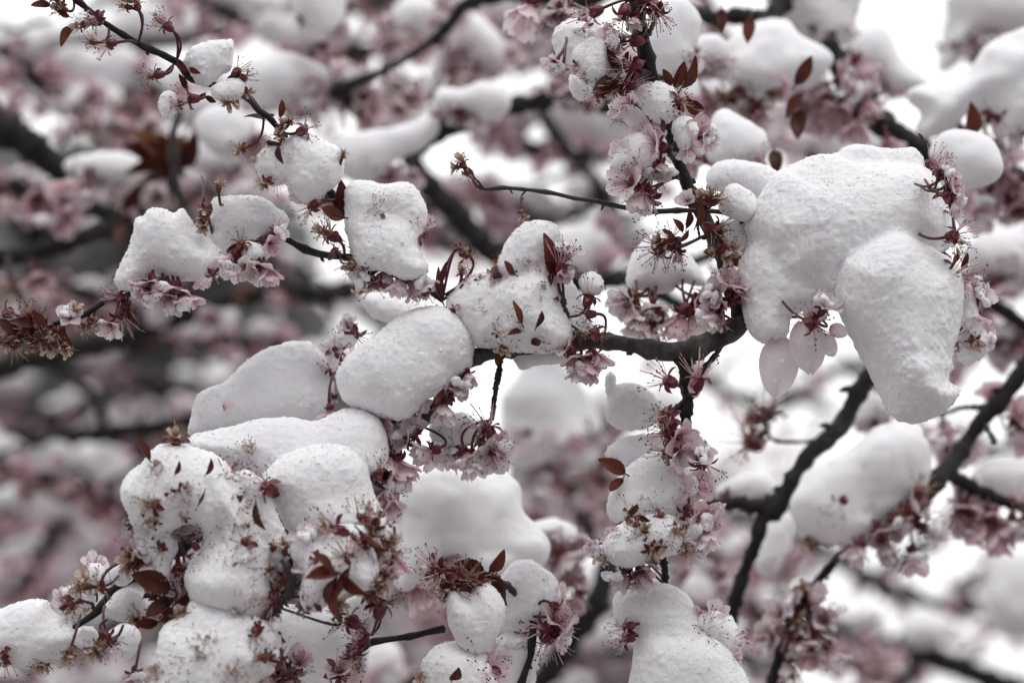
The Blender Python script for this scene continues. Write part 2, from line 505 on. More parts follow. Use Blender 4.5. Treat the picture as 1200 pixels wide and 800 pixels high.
CL = []        # clump records: where their front surfaces are
def parse(s):
    return np.array([[float(a) for a in p.split(',')] for p in s.split()])
LEAN = .16     # snow heaps lie back: their tops are further off than their lower fronts
def snow_field(lobes, d, h, seed, rough=1.0):
    """lobes: (outline in photo pixels, towards-viewer offset px, max half thickness px)"""
    k = kpx(d); R = np.random.default_rng(seed)
    info = []; allp = []
    for L in lobes:
        P = catmull_closed(parse(L[0]) if isinstance(L[0], str) else L[0], 4)
        zo = (L[1] if len(L) > 1 else 0) * k; rm = (L[2] * (1.35 if L[2] >= 20 else 1) if len(L) > 2 else 130) * k
        Pm = np.stack([(P[:, 0] - 600) * k, -(P[:, 1] - 400) * k], 1)
        info.append((Pm, zo, rm, float((Pm[:, 1].min() + Pm[:, 1].max()) / 2))); allp.append(Pm)
    A = np.concatenate(allp); pad = 5 * h + .003
    lo = A.min(0) - pad; hi = A.max(0) + pad
    nx, ny = np.ceil((hi - lo) / h).astype(int) + 1
    xs = lo[0] + np.arange(nx) * h; ys = lo[1] + np.arange(ny) * h
    GX, GY = np.meshgrid(xs, ys, indexing='ij')
    flds = []; fin = []
    zmin, zmax = 1e9, -1e9
    for Pm, zo, rm, ym in info:
        dd = seg_dist(GX.astype(np.float32), GY.astype(np.float32), Pm)
        mx = dd.max()
        soft = blur2(np.clip(dd, -.02, None), max(2, int(.0022 / h)))
        Rr = min(rm, mx * .97)
        fin.append((Pm, zo, Rr, ym)); flds.append((soft, zo - LEAN * (GY - ym), Rr)); hh_ = LEAN * float(np.ptp(Pm[:, 1])) / 2; zmin = min(zmin, zo - Rr - hh_); zmax = max(zmax, zo + Rr + hh_)
    z0 = zmin - pad; nz = int(math.ceil((zmax - zmin + 2 * pad) / h)) + 1
    zs = z0 + np.arange(nz) * h
    F = None; ks = .0035
    for soft, zo, Rr in flds:
        q = np.maximum(Rr - soft, 0)[:, :, None]
        f = np.sqrt(q * q + ((zs[None, None, :] - zo[:, :, None]) ** 2)).astype(np.float32) - Rr
        if F is None: F = f
        else:
            hh = np.clip(.5 + .5 * (F - f) / ks, 0, 1)
            F = F * (1 - hh) + f * hh - ks * hh * (1 - hh)
    sh = F.shape
    size = max(hi - lo)
    F = F + noise3(sh, h, .024, R) * min(.0040, size * .055)
    F += noise3(sh, h, .011, R) * min(.0006, size * .014)
    if h < .0014:      # crumbs: billowy noise, rounded grains with creases between
        F += noise3(sh, h, .0062, R) * .0003 * rough
        F -= (np.abs(noise3(sh, h, .0034, R)) - .25) * .0002 * rough
        F -= (np.abs(noise3(sh, h, .0017, R)) - .25) * .00085 * rough
    else:
        F -= (np.abs(noise3(sh, h, .007, R)) - .25) * .0016
        F += noise3(sh, h, .017, R) * min(.0030, size * .05)
    V, Q = surface_nets(F, (lo[0], lo[1], z0), h)
    return V, Q, fin

def front_z(info, d, px, py):
    """towards-viewer height of a clump's front surface above its own plane, at a photo pixel"""
    k = kpx(d); x = (px - 600) * k; y = -(py - 400) * k; best = None
    for Pm, zo, rm, ym in info:
        dd = float(seg_dist(np.array([[x]]), np.array([[y]]), Pm)[0, 0])
        if dd <= 0: continue
        q = max(rm - dd, 0)
        z = zo - LEAN * (y - ym) + math.sqrt(max(rm * rm - q * q, 0))
        best = z if best is None else max(best, z)
    return best

def snow_clump(label, lobes, d, group=None, rough=1.0, name='snow_clump'):
    if isinstance(lobes, str): lobes = [(lobes,)]
    h = .00072 if d < 1.13 else (.0009 if d < 1.19 else (.0016 if d < 1.36 else .0024))
    V, Q, info = snow_field(lobes, d, h, len(CL) + 11, rough)
    c = (V.min(0) + V.max(0)) / 2
    base = np.array([c[0], V[:, 1].min(), c[2]])
    F = [Q]
    if d < 1.19:       # loose grains and little crumbs frozen to the skin
        r = np.random.default_rng(len(CL) + 5000)
        m = int(min(9000, len(V) * .16))
        dens = noise3((24, 24, 24), 1., 5., r); lo_, hi_ = V.min(0), V.max(0)
        pick = r.integers(0, len(V), m * 2)
        ii = np.clip(((V[pick] - lo_) / (hi_ - lo_) * 23).astype(int), 0, 23)
        pick = pick[r.uniform(-.7, .6, len(pick)) < dens[ii[:, 0], ii[:, 1], ii[:, 2]]]
        m = len(pick)
        sz = r.uniform(.00012, .00032, m) * np.where(r.random(m) < .04, 1.9, 1.0)
        A = r.normal(0, 1, (m, 3, 3)); A, _ = np.linalg.qr(A); A *= np.sign(np.linalg.det(A))[:, None, None]
        G = np.einsum('mij,vj->mvi', A, OCT_V) * sz[:, None, None] * r.uniform(.7, 1.3, (m, 1, 3)) + (V[pick] + r.normal(0, .00012, (m, 3)))[:, None, :]
        GF = (OCT_F[None] + (np.arange(m) * 6)[:, None, None]).reshape(-1, 3)
        gm = mesh_np('loose_grains', (G.reshape(-1, 3) - base) @ CAMM.T, GF, [GRAIN])
    else: gm = None
    me = mesh_np(name, (V - base) @ CAMM.T, F, [SNOW if d < 1.25 else SNOW_SOFT])
    loc = CAMP + CAMM @ (base + np.array([0, 0, -d]))
    o = link(name, me, loc)
    if gm: tag(link('loose_grains', gm, parent=o), kind='stuff')
    tag(o, label, 'snow clump', group or 'snow clumps resting on the blossoming branches')
    CL.append(dict(d=d, info=info, lobes=lobes))
    return o

# ------------------------------------------------------------------ branches
BR = []       # branch records: object, sampled points in photo px + distance, radius
def branch(label, pts, mat_=None, sides=None, name='branch', group='dark branches of the blossoming tree', nub=True, cat='branch'):
    """pts: (px, py, distance, radius px)"""
    A = catmull(np.array(pts, float), 10)
    W = np.array([wpt(a[0], a[1], a[2]) for a in A])
    R = np.array([max(a[3], .6) * kpx(a[2]) for a in A])
    s = np.concatenate([[0], np.cumsum(np.linalg.norm(np.diff(W, axis=0), axis=1))])
    r = np.random.default_rng(len(BR) + 3)
    n = max(8, int(s[-1] / .0022)); n = min(n, 400)
    t = np.linspace(0, s[-1], n)
    W2 = np.stack([np.interp(t, s, W[:, i]) for i in range(3)], 1); R2 = np.interp(t, s, R)
    A2 = np.stack([np.interp(t, s, A[:, i]) for i in range(4)], 1)
    wob = np.convolve(r.normal(0, 1, n + 8), np.ones(9) / 9, 'valid')[:n]
    R3 = R2 * (1 + .10 * wob + .05 * r.normal(0, 1, n))
    j = np.stack([np.convolve(r.normal(0, 1, n + 14), np.ones(15) / 15, 'valid')[:n] for _ in range(3)], 1)
    W2 = W2 + j * R2[:, None] * .45
    if nub:
        i = 6
        while i < n - 4:
            R3[i - 1:i + 2] *= np.array([1.12, 1.32, 1.15]); i += int(r.uniform(5, 13))
    g = Geo()
    o0 = W2[0].copy()
    add_tube(g, W2 - o0, R3, 10, 0)
    if nub:      # little dormant buds and spur stumps
        i = 8
        while i < n - 4:
            T = W2[min(i + 1, n - 1)] - W2[i - 1]; T /= np.linalg.norm(T)
            u = np.cross(T, r.normal(0, 1, 3)); u /= np.linalg.norm(u)
            l = max(R3[i] * 1.0, .0012) * r.uniform(.9, 1.7)
            p0 = W2[i] - o0 + u * R3[i] * .6; p1 = p0 + u * l * .8 + T * l * .6
            add_tube(g, [p0, (p0 + p1) / 2 + u * l * .1, p1], [min(R3[i] * .5, .0016), min(R3[i] * .5, .0016), .0004], 6, 0)
            i += int(r.uniform(6, 18))
    me = g.mesh(name, [mat_ or BARK])
    o = link(name, me, o0)
    tag(o, label, cat, group)
    BR.append(dict(o=o, P=A2, W=W2, R=R3, o0=o0, twigs=[]))
    return BR[-1]
def twig(b, pts, m=None, name='twig'):
    """a side twig: a part of its branch"""
    A = catmull(np.array(pts, float), 8)
    W = np.array([wpt(a[0], a[1], a[2]) for a in A]); R = np.array([max(a[3], .6) * kpx(a[2]) for a in A])
    r = np.random.default_rng(abs(int(pts[0][0] * 7 + pts[0][1])))
    R = R * (1 + .12 * r.normal(0, 1, len(R)))
    W = W + np.convolve(r.normal(0, 1, len(W) + 4), np.ones(5) / 5, 'valid')[:len(W), None] * R[:, None] * .4
    R[::5] *= 1.3
    g = Geo(); add_tube(g, W - b['o0'], R, 8, 0)
    o = link(name, g.mesh(name, [m or TWIG]), (0, 0, 0), b['o'])
    b['P'] = np.vstack([b['P'], A]); b['W'] = np.vstack([b['W'], W]); b['R'] = np.concatenate([b['R'], R])
    return o

def nearest_branch(p, maxn=95):
    best = (1e9, None, None)
    for b in BR:
        if b.get('count', 0) >= maxn: continue
        dd = np.linalg.norm(b['W'] - p, axis=1); i = int(dd.argmin())
        if dd[i] < best[0]: best = (float(dd[i]), b, i)
    return best

def place_depth(px, py, d, tol=.055):
    """distance at which something at this pixel sits on the front of the snow or on a branch there"""
    best = None
    for c in CL:
        if abs(c['d'] - d) > tol: continue
        z = front_z(c['info'], c['d'], px, py)
        if z is not None:
            dd = c['d'] - z
            best = dd if best is None else min(best, dd)
    if best is not None: return best, True
    bd = (1e9, d)
    for b in BR:
        P = b['P']; m = np.abs(P[:, 2] - d) < tol
        if not m.any(): continue
        e = np.hypot(P[m, 0] - px, P[m, 1] - py); i = e.argmin()
        if e[i] < bd[0]: bd = (e[i], P[m][i, 2])
    if bd[0] < 60: return bd[1] - .004, False
    return d, False

def crust(seed):
    r = np.random.default_rng(seed); h = .00045; n = (40, 40, 26)
    ax = [np.arange(m) * h - m * h / 2 for m in n]
    X, Y, Z = np.meshgrid(*ax, indexing='ij'); F = np.full(n, 1.0, np.float32)
    for i in range(9):
        c = np.array([r.uniform(-.0045, .0045), r.uniform(-.0045, .0045), r.uniform(-.001, .002)]); q = r.uniform(.0014, .0032)
        F = np.minimum(F, np.sqrt((X - c[0]) ** 2 + (Y - c[1]) ** 2 + ((Z - c[2]) * 1.3) ** 2) - q)
    F = F + noise3(n, h, .0016, r) * .0006 + noise3(n, h, .0035, r) * .0006
    V, Q = surface_nets(F.astype(np.float32), [a[0] for a in ax], h)
    return mesh_np('snow_crust', V + np.array([.0030, .001, .0036]), Q, [SNOW])
CRUST = [crust(300 + i) for i in range(6)]
RB = random.Random(99)
def frame(zdir, spin):
    z = Vector(zdir).normalized(); q = z.to_track_quat('Z', 'Y').to_matrix() @ Matrix.Rotation(spin, 3, 'Z')
    return q
def blossom(px, py, kind='o', ang=-90, tilt=30, sc=1.0, d=None, sink=None, stalk=True, to=None):
    d_ = D0 if d is None else d
    dep, onsnow = place_depth(px, py, d_)
    if d is not None and not onsnow: dep = d
    a, t = math.radians(ang + RB.uniform(-12, 12)), math.radians(tilt + RB.uniform(-10, 10))
    dirw = wdir((math.cos(a) * math.cos(t), math.sin(a) * math.cos(t), math.sin(t)))
    if onsnow: dep += ((RB.uniform(.004, .0085) if kind in 'oOhH' else RB.uniform(0, .0035)) if sink is None else sink)
    p = wpt(px, py, dep)
    dist, b, i = nearest_branch(p)
    if b is None: return
    sc *= {'o': .72, 'O': .72, 'h': .76, 'H': .76, 'w': .68}.get(kind, .82)
    b['count'] = b.get('count', 0) + 1
    q = frame(dirw, RB.uniform(0, 6.28))
    M = Matrix.Translation(Vector(p - b['o0'])) @ q.to_4x4() @ Matrix.Scale(sc, 4)
    R = RB.randrange
    if kind in ('o', 'h', 'O', 'H'):
        key = {'o': 'open', 'h': 'half', 'O': 'pinkopen', 'H': 'pinkhalf'}[kind]
        o = link('blossom', COR[key][R(6)], parent=b['o'])
        link('calyx', CAL[R(4)], parent=o); link('stamens', STAM[R(5)], parent=o)
        if RB.random() < .35: link('snow_crust', CRUST[R(6)], parent=o)
    elif kind == 'w':
        o = link('wilted_blossom', COR['wilt'][R(6)], parent=b['o'])
        link('calyx', CAL_B[R(4)] if RB.random() < .6 else CAL[R(4)], parent=o); link('stamens', STAM_T[R(5)], parent=o)
    else:
        o = link('spent_blossom', CAL[R(4)], parent=b['o'])
        link('stamens', STAM[R(5)] if kind == 'c' else STAM_T[R(5)], parent=o)
    o.matrix_local = M
    if not stalk: return o
    # the stalk: curved back to the wood, or back into the snow
    base = np.array(p) - dirw * .0045 * sc
    tgt = None
    if to is not None: tgt = wpt(to[0], to[1], to[2] if len(to) > 2 else dep + .003)
    elif onsnow: tgt = base + wdir((RB.uniform(-.003, .003), RB.uniform(-.002, .004), -.011))
    elif dist < .026: tgt = b['W'][i]
    if tgt is None:
        tgt = base - dirw * .008 + wdir((RB.uniform(-.003, .003), .004, -.010))
    v = tgt - base; L = np.linalg.norm(v)
    c1 = base - dirw * min(L * .5, .007)
    ts = np.linspace(0, 1, 9)[:, None]
    mid = (c1 + tgt) / 2 + np.array([0, 0, .0008])
    P = (1 - ts) ** 3 * base + 3 * (1 - ts) ** 2 * ts * c1 + 3 * (1 - ts) * ts ** 2 * mid + ts ** 3 * tgt
    inv = np.array((M.inverted()))
    Pl = (P - b['o0']) @ inv[:3, :3].T + inv[:3, 3]
    g = Geo(); add_tube(g, Pl, np.linspace(.00062, .0005, 9) / sc, 6, 0)
    link('stalk', g.mesh('stalk', [STALK]), parent=o)
    return o
def leaf(px, py, ang, length=45, tilt=10, spin=0, d=None, kind='l', sink=.0):
    """px,py: the leaf's base; ang: where its tip points on screen"""
    d_ = D0 if d is None else d
    dep, onsnow = place_depth(px, py, d_)
    if d is not None and not onsnow: dep = d
    a, t = math.radians(ang), math.radians(tilt)
    x = Vector(wdir((math.cos(a) * math.cos(t), math.sin(a) * math.cos(t), math.sin(t))))
    n = Vector(wdir((0, 0, 1))); n = (n - x * n.dot(x)).normalized()
    n = Matrix.Rotation(math.radians(spin), 3, x) @ n
    y = n.cross(x)
    if onsnow: dep -= .0035
    p = wpt(px, py, dep + sink)
    dist, b, i = nearest_branch(p)
    b['count'] = b.get('count', 0) + 1
    s = length * kpx(dep) / .02 * (.84 if d is None else 1)
    M = Matrix((x, y, n)).transposed().to_4x4()
    M = Matrix.Translation(Vector(p - b['o0'])) @ M @ Matrix.Scale(s, 4)
    o = link('leaf', (LEAVES[RB.randrange(8)] if kind == 'l' else LEAVES_O[RB.randrange(3)]), parent=b['o'])
    o.matrix_local = M
    return o
# ================================================================== the setting
def ground():
    n = 80; x = np.linspace(-1, 1, n); x = np.sign(x) * np.abs(x) ** 2.2 * 400
    X, Y = np.meshgrid(x, x + 0, indexing='ij')
    Z = .10 * np.sin(X * .21 + 1) * np.cos(Y * .17) * np.clip(np.hypot(X, Y) / 8, 0, 1)
    V = np.stack([X, Y, Z], -1).reshape(-1, 3)
    I = np.arange(n * n).reshape(n, n)
    F = np.stack([I[:-1, :-1], I[1:, :-1], I[1:, 1:], I[:-1, 1:]], -1).reshape(-1, 4)
    m, nn, b = mat('ground_snow')
    r = ramp(nn, noise(nn, .9, 6).outputs['Fac'], [(.42, (.075, .06, .055)), (.56, (.27, .25, .25)), (.68, (.80, .80, .805))])  # ground lies out of view; dark patches added to cut light bounced upwards
    nn.links.new(r.outputs[0], b.inputs['Base Color']); b.inputs['Roughness'].default_value = .8
    bump(nn, b, noise(nn, 3, 6, .6).outputs['Fac'], .5, .06)
    o = link('snowy_ground', mesh_np('snowy_ground', V, F, [m])); tag(o, kind='structure')
ground()

# ================================================================== foreground branches
F1 = 1.10
b_top = branch('thin dark twig slanting down from the top left corner past the small cupped snow clumps',
  [(60,-26,1.10,3.5),(104,11,1.10,3.5),(130,31,1.10,3.4),(165,52,1.10,3.5),(207,73,1.10,4),(225,92,1.105,4),(285,112,1.105,4),(303,130,1.10,4),(320,143,1.10,4),(345,178,1.11,4),(372,210,1.11,5),(396,240,1.105,5.5),(412,262,1.11,5),(450,300,1.11,4.5),(490,330,1.105,4),(519,352,1.10,3)])
b_left = branch('reddish twig at far left carrying a string of withered blossoms below the cone of snow',
  [(2,402,1.10,2.2),(30,392,1.10,2.4),(62,380,1.10,2.6),(97,370,1.10,3.2),(125,352,1.10,3.4),(150,345,1.105,3.2),(190,328,1.11,3),(240,300,1.11,3),(290,284,1.11,3),(323,275,1.105,3.5),(350,288,1.105,4),(378,298,1.105,4),(404,301,1.105,4),(440,306,1.115,4)])
b_main = branch('grey barked main branch running across the middle under the leafy snow cluster',
  [(880,355,1.10,8),(866,379,1.10,11),(848,392,1.10,12),(826,402,1.10,13),(800,411,1.10,13),(770,412,1.10,11),(735,405,1.10,9.5),(700,401,1.10,9.5),(660,402,1.10,9),(622,407,1.10,9),(590,412,1.10,8.5),(562,418,1.10,8.5),(543,428,1.10,9),(530,447,1.105,9),(517,468,1.105,9),(500,488,1.105,10),(475,504,1.105,10),(452,522,1.11,9),(420,560,1.10,8),(380,590,1.09,8)], BARK_GREY)
twig(b_main, [(797,412,1.10,9),(803,440,1.10,7.5),(806,468,1.10,7),(804,495,1.10,6.5),(797,520,1.10,6),(788,550,1.10,6),(780,600,1.10,5),(777,645,1.10,4.5),(779,672,1.10,4.2),(782,700,1.10,4),(790,740,1.11,4)], BARK)
twig(b_main, [(849,391,1.10,4),(841,412,1.10,3.3),(826,431,1.10,3.4),(812,455,1.10,3.2),(806,466,1.10,3)])
twig(b_main, [(802,470,1.10,3.2),(788,482,1.10,4),(780,488,1.10,5),(786,500,1.10,6),(793,512,1.10,4)])
twig(b_main, [(585,414,1.10,4.2),(585,430,1.10,3.6),(583,446,1.10,3.8),(580,464,1.10,3.2),(576,492,1.10,2.8)], BARK)
twig(b_main, [(512,455,1.10,6),(530,440,1.095,5),(545,428,1.095,5)])
twig(b_main, [(622,404,1.10,3),(619,390,1.085,3.4),(624,381,1.08,3)])
twig(b_main, [(670,398,1.10,3.6),(664,378,1.09,4),(659,362,1.088,4.6),(660,350,1.088,3.4)])
b_stem = branch('dark upright branch coming down from the top edge right of centre past snowy pink blossoms',
  [(738,-25,1.10,8.5),(744,0,1.10,8.5),(752,40,1.10,8.6),(760,75,1.10,8.6),(768,100,1.105,8),(778,135,1.11,7.5),(787,165,1.11,7.2),(796,195,1.11,7.5),(808,228,1.11,8.5),(824,258,1.11,9),(840,290,1.105,9),(853,320,1.10,9.5),(862,350,1.10,10),(866,376,1.10,10)])
twig(b_stem, [(756,40,1.10,5),(762,36,1.095,3),(767,24,1.09,2)])
twig(b_stem, [(760,84,1.10,5),(745,83,1.095,5),(740,84,1.093,4)])
twig(b_stem, [(795,188,1.11,4),(786,180,1.10,4),(783,172,1.10,4)])
b_thin = branch('long thin bare twig with little thorn buds jutting left from the upright branch',
  [(554,206,1.098,1.5),(556,213,1.097,2.2),(567,221,1.095,2.4),(592,220,1.095,2.4),(640,225,1.095,2.6),(672,232,1.095,2.7),(700,236,1.095,2.7),(735,244,1.095,3),(766,248,1.095,3.2),(800,247,1.097,3),(838,248,1.10,2.6),(884,252,1.105,2.2)], TWIG)
twig(b_thin, [(567,221,1.095,1.5),(556,208,1.094,1.1),(548,199,1.093,1.2),(541,193,1.092,1.3)])
twig(b_thin, [(616,224,1.095,1.3),(611,230,1.094,1.0),(610,240,1.093,1.0),(612,250,1.092,1.2)])
twig(b_thin, [(708,236,1.095,2.4),(706,243,1.094,1.5),(704,247,1.093,.6)])
b_spray = branch('short twig tipped with dark withered blossom husks in front of a rounded snow lump',
  [(852,270,1.09,2.4),(842,273,1.09,2.2),(825,277,1.088,2),(812,283,1.087,2),(800,288,1.086,2.2),(792,290,1.085,1.6)], TWIG)
twig(b_spray, [(820,279,1.088,1.6),(818,262,1.086,1.5),(822,250,1.09,1.4)])

b_low = branch('black twig rising right out of the snowy tangle at the lower left',
  [(86,736,1.075,3),(100,727,1.075,4),(112,718,1.075,4.4),(122,706,1.075,4.6),(130,692,1.075,4.2),(146,682,1.075,4),(163,674,1.072,5),(177,663,1.072,6),(183,652,1.07,6),(196,648,1.07,8),(210,642,1.065,9.5),(224,634,1.065,9.5),(238,624,1.065,8),(262,606,1.07,7),(300,588,1.075,7),(345,575,1.085,7),(388,592,1.09,7)])
twig(b_low, [(112,718,1.075,2),(108,708,1.07,2),(103,704,1.07,1.6)])
twig(b_low, [(218,636,1.06,4),(206,624,1.055,2.6),(194,616,1.053,1.8)])
twig(b_low, [(180,657,1.07,4.6),(180,650,1.06,4.6),(178,648,1.06,4)])
b_clus = branch('forked dark twig among maroon buds at the bottom left of the big snow mass',
  [(318,715,1.035,3),(312,728,1.035,4),(306,742,1.035,5),(300,756,1.035,5),(296,790,1.035,5),(290,830,1.035,5)])
twig(b_clus, [(306,742,1.035,2),(316,748,1.03,1.8),(322,760,1.028,1.4)])
twig(b_clus, [(330,655,1.02,3),(338,668,1.02,5),(342,690,1.025,5),(330,705,1.03,4),(316,722,1.035,4)])
b_bud = branch('short straight twig ending left in maroon buds over the pale gap at lower centre',
  [(520,737,1.10,4.6),(502,741,1.10,4),(478,746,1.10,3.4),(455,749,1.10,3.8),(436,752,1.098,4.6),(426,758,1.096,4.6),(418,765,1.098,3),(400,790,1.10,3),(380,830,1.10,3)])
twig(b_bud, [(430,752,1.096,4),(424,742,1.094,4),(427,735,1.093,2)])
b_below = branch('thin stem leaving the bottom edge below the leafy lumps at lower centre',
  [(628,690,1.13,4.5),(627,720,1.12,4.5),(624,745,1.11,4.2),(621,770,1.11,4),(614,790,1.11,4),(604,826,1.11,4)])
twig(b_below, [(627,712,1.12,4),(600,690,1.115,4),(578,678,1.105,4.5),(560,680,1.10,5),(545,690,1.10,4)])
b_bigt = branch('hidden spur emerging from under the largest snow mass with two dangling petals',
  [(1010,360,1.10,3.4),(985,347,1.10,3.2),(970,350,1.10,3),(960,358,1.10,2.8),(953,372,1.10,2.6),(948,382,1.10,2.4)], TWIG)
twig(b_bigt, [(1010,360,1.10,4),(1060,330,1.10,6),(1100,300,1.10,6),(1130,340,1.10,5),(1140,400,1.10,3)])
twig(b_bigt, [(1010,358,1.10,5),(960,300,1.10,6),(900,270,1.105,6),(866,300,1.105,6)])

# ---- a little behind the focus
b_r1 = branch('dark forked branch slanting through the white gap below the largest snow mass',
  [(1075,372,1.30,8),(1050,400,1.29,9),(1022,434,1.28,10),(1002,468,1.28,10),(985,496,1.28,11),(966,516,1.28,9),(947,532,1.28,10),(935,556,1.28,10),(920,580,1.28,11),(906,594,1.28,13),(893,606,1.28,9),(884,636,1.28,7),(870,672,1.29,7),(861,700,1.29,8),(856,735,1.30,7),(850,830,1.32,7)])
twig(b_r1, [(915,586,1.28,9),(890,592,1.28,9),(866,590,1.28,7),(842,590,1.29,7),(815,600,1.30,6),(770,640,1.33,6),(700,640,1.36,8),(660,655,1.36,7),(632,630,1.34,5)], BARK)
twig(b_r1, [(966,516,1.28,3),(940,517,1.29,2),(908,515,1.30,2.5),(896,500,1.30,2.5),(900,480,1.30,2)])
b_r2 = branch('dark branch descending leftwards from the right edge to a knot of red buds',
  [(1230,395,1.30,11),(1200,432,1.30,10),(1172,470,1.30,10),(1150,492,1.30,9.5),(1132,518,1.30,9),(1112,548,1.29,11),(1092,568,1.28,12),(1078,590,1.28,10),(1040,612,1.28,7),(1005,632,1.28,6),(985,648,1.28,5.5),(972,664,1.27,5),(958,680,1.27,5),(948,695,1.26,5),(935,720,1.26,6),(918,755,1.26,6),(908,790,1.26,6),(900,830,1.26,6)])
twig(b_r2, [(1160,476,1.30,4),(1130,478,1.31,3),(1105,484,1.32,2.5),(1085,486,1.33,2)])
twig(b_r2, [(1152,494,1.30,4),(1160,506,1.29,3),(1166,518,1.29,3.4)])
twig(b_r2, [(1104,556,1.29,8),(1130,566,1.30,7),(1165,582,1.31,7),(1205,598,1.32,7),(1240,612,1.33,7)], BARK)
b_r3 = branch('black thick branch at the upper right crossing under the snowdrift',
  [(968,48,1.36,11),(985,75,1.36,13),(1005,105,1.36,14),(1022,130,1.36,15),(1045,152,1.36,15),(1075,172,1.37,15),(1110,188,1.38,14),(1150,198,1.38,16),(1185,214,1.38,18),(1240,240,1.38,18)])
b_r4 = branch('black stub end of a branch with a frosted top at the upper right of centre',
  [(792,80,1.33,6),(806,84,1.33,9),(826,78,1.33,11),(848,68,1.34,11),(880,45,1.36,10),(905,18,1.38,11),(930,-20,1.4,10)])
twig(b_r4, [(900,22,1.38,9),(868,18,1.38,10),(838,22,1.38,9),(800,10,1.4,8)], BARK)
b_r5 = branch('olive dark twig crossing the right edge below the grey blurred snow lump',
  [(1130,330,1.45,5),(1152,350,1.45,7),(1178,366,1.45,7.5),(1205,386,1.45,8),(1240,412,1.45,8)])
twig(b_r5, [(1150,348,1.45,5),(1166,328,1.45,7),(1190,318,1.45,6)])
b_m1 = branch('blurred dark branch under the pair of snow lumps above the thin bare twig',
  [(486,178,1.45,9),(508,160,1.45,12),(540,145,1.45,12),(580,130,1.45,11),(620,122,1.45,10),(665,114,1.45,10),(700,100,1.46,9),(760,92,1.47,9),(800,82,1.48,8)])
twig(b_m1, [(668,114,1.45,8),(700,122,1.46,8),(730,134,1.47,7),(770,150,1.5,6)], BARK)
b_m2 = branch('slim out of focus twig rising to the right near the top between pale snow heaps',
  [(330,110,1.5,10),(385,112,1.47,9),(415,98,1.45,6),(440,88,1.45,5),(475,68,1.45,4.5),(510,44,1.45,5),(532,22,1.45,7),(548,6,1.45,8),(600,-6,1.45,8),(680,0,1.45,9),(740,-20,1.45,9)])
b_m3 = branch('broad blurred grey branch falling diagonally behind the centre of the picture',
  [(470,160,1.68,9),(486,185,1.68,11),(506,215,1.68,13),(530,245,1.68,15),(552,272,1.68,15),(585,300,1.68,14),(640,320,1.69,12),(700,326,1.7,11),(745,330,1.7,10),(800,360,1.7,10)])
b_m4 = branch('thick black blurred branch entering from the left edge',
  [(-40,122,1.55,20),(-5,148,1.55,20),(25,166,1.55,19),(50,185,1.55,17),(72,204,1.55,14),(86,236,1.56,10),(115,246,1.57,9),(150,262,1.58,9),(200,300,1.6,10)])
b_m5 = branch('blurred dark branch at the left edge behind the hanging maroon bud',
  [(-40,305,1.5,12),(0,302,1.5,11),(30,298,1.5,11),(62,288,1.5,11),(95,278,1.5,10),(140,262,1.52,9),(185,240,1.55,8),(205,200,1.55,6),(208,160,1.55,5)])
twig(b_m5, [(8,302,1.49,3),(14,330,1.48,4),(22,350,1.48,3.4),(30,362,1.48,3)])
twig(b_m5, [(22,338,1.48,2),(10,345,1.47,1.5),(-4,350,1.47,1.5)])
b_m6 = branch('long dim branch sloping up to the right behind the withered string of blossoms',
  [(-40,440,1.75,13),(0,432,1.75,13),(60,416,1.75,12),(120,400,1.75,12),(190,378,1.75,13),(260,355,1.75,12),(330,342,1.75,11),(380,345,1.76,10),(450,330,1.8,10)])
b_m7 = branch('dim level branch in the blurred lower left background',
  [(-40,508,2.0,9),(20,510,2.0,9),(70,512,2.0,9),(130,508,2.0,9),(180,500,2.0,8),(215,492,2.0,8),(260,480,2.0,7)])
twig(b_m7, [(128,506,2.0,6),(112,470,2.02,6),(80,440,2.05,6),(55,420,2.05,6)], BARK)
b_m8 = branch('faint bluish blurred twig hanging in the white gap above the middle',
  [(628,120,1.9,5),(645,150,1.9,7),(668,178,1.9,7.5),(690,200,1.9,7),(712,235,1.9,7.5),(740,262,1.9,8),(800,300,1.95,7)])
b_m9 = branch('black blurred band of branch behind the flower stalks left of the upright stem',
  [(590,322,1.6,9),(640,332,1.6,10),(690,332,1.6,10),(740,326,1.6,9),(780,318,1.62,8),(830,300,1.65,8)])
b_m10 = branch('heavily blurred branch dipping to the lower right corner',
  [(780,650,2.3,9),(850,688,2.35,9),(920,705,2.4,10),(985,742,2.4,12),(1025,758,2.4,13),(1065,764,2.4,14),(1110,775,2.4,14),(1155,795,2.4,14),(1230,820,2.4,14)])
b_m11 = branch('dark blurred branch lost behind the snow balls at lower centre',
  [(640,560,1.7,8),(680,610,1.7,10),(720,628,1.68,12),(700,700,1.66,14),(670,745,1.66,14),(640,790,1.66,12),(600,830,1.66,10)])
b_m12 = branch('dim curved branch at the bottom edge under the pink blurred ball',
  [(415,700,1.6,8),(420,740,1.6,9),(428,780,1.6,10),(470,800,1.6,9),(520,790,1.6,8),(580,800,1.6,8)])
b_m13 = branch('blurred stem holding the fan of rusty leaves at upper left',
  [(206,215,1.42,5),(205,190,1.42,5),(203,160,1.42,5),(212,130,1.42,4)], TWIG)
twig(b_m13, [(206,215,1.42,5),(214,245,1.45,6),(180,262,1.5,6)])
b_mid = branch('rough dark wood showing between the snowball and the slumped snow at centre bottom',
  [(728,548,1.14,4),(738,570,1.14,5),(760,600,1.13,5),(775,640,1.12,5)], TWIG)

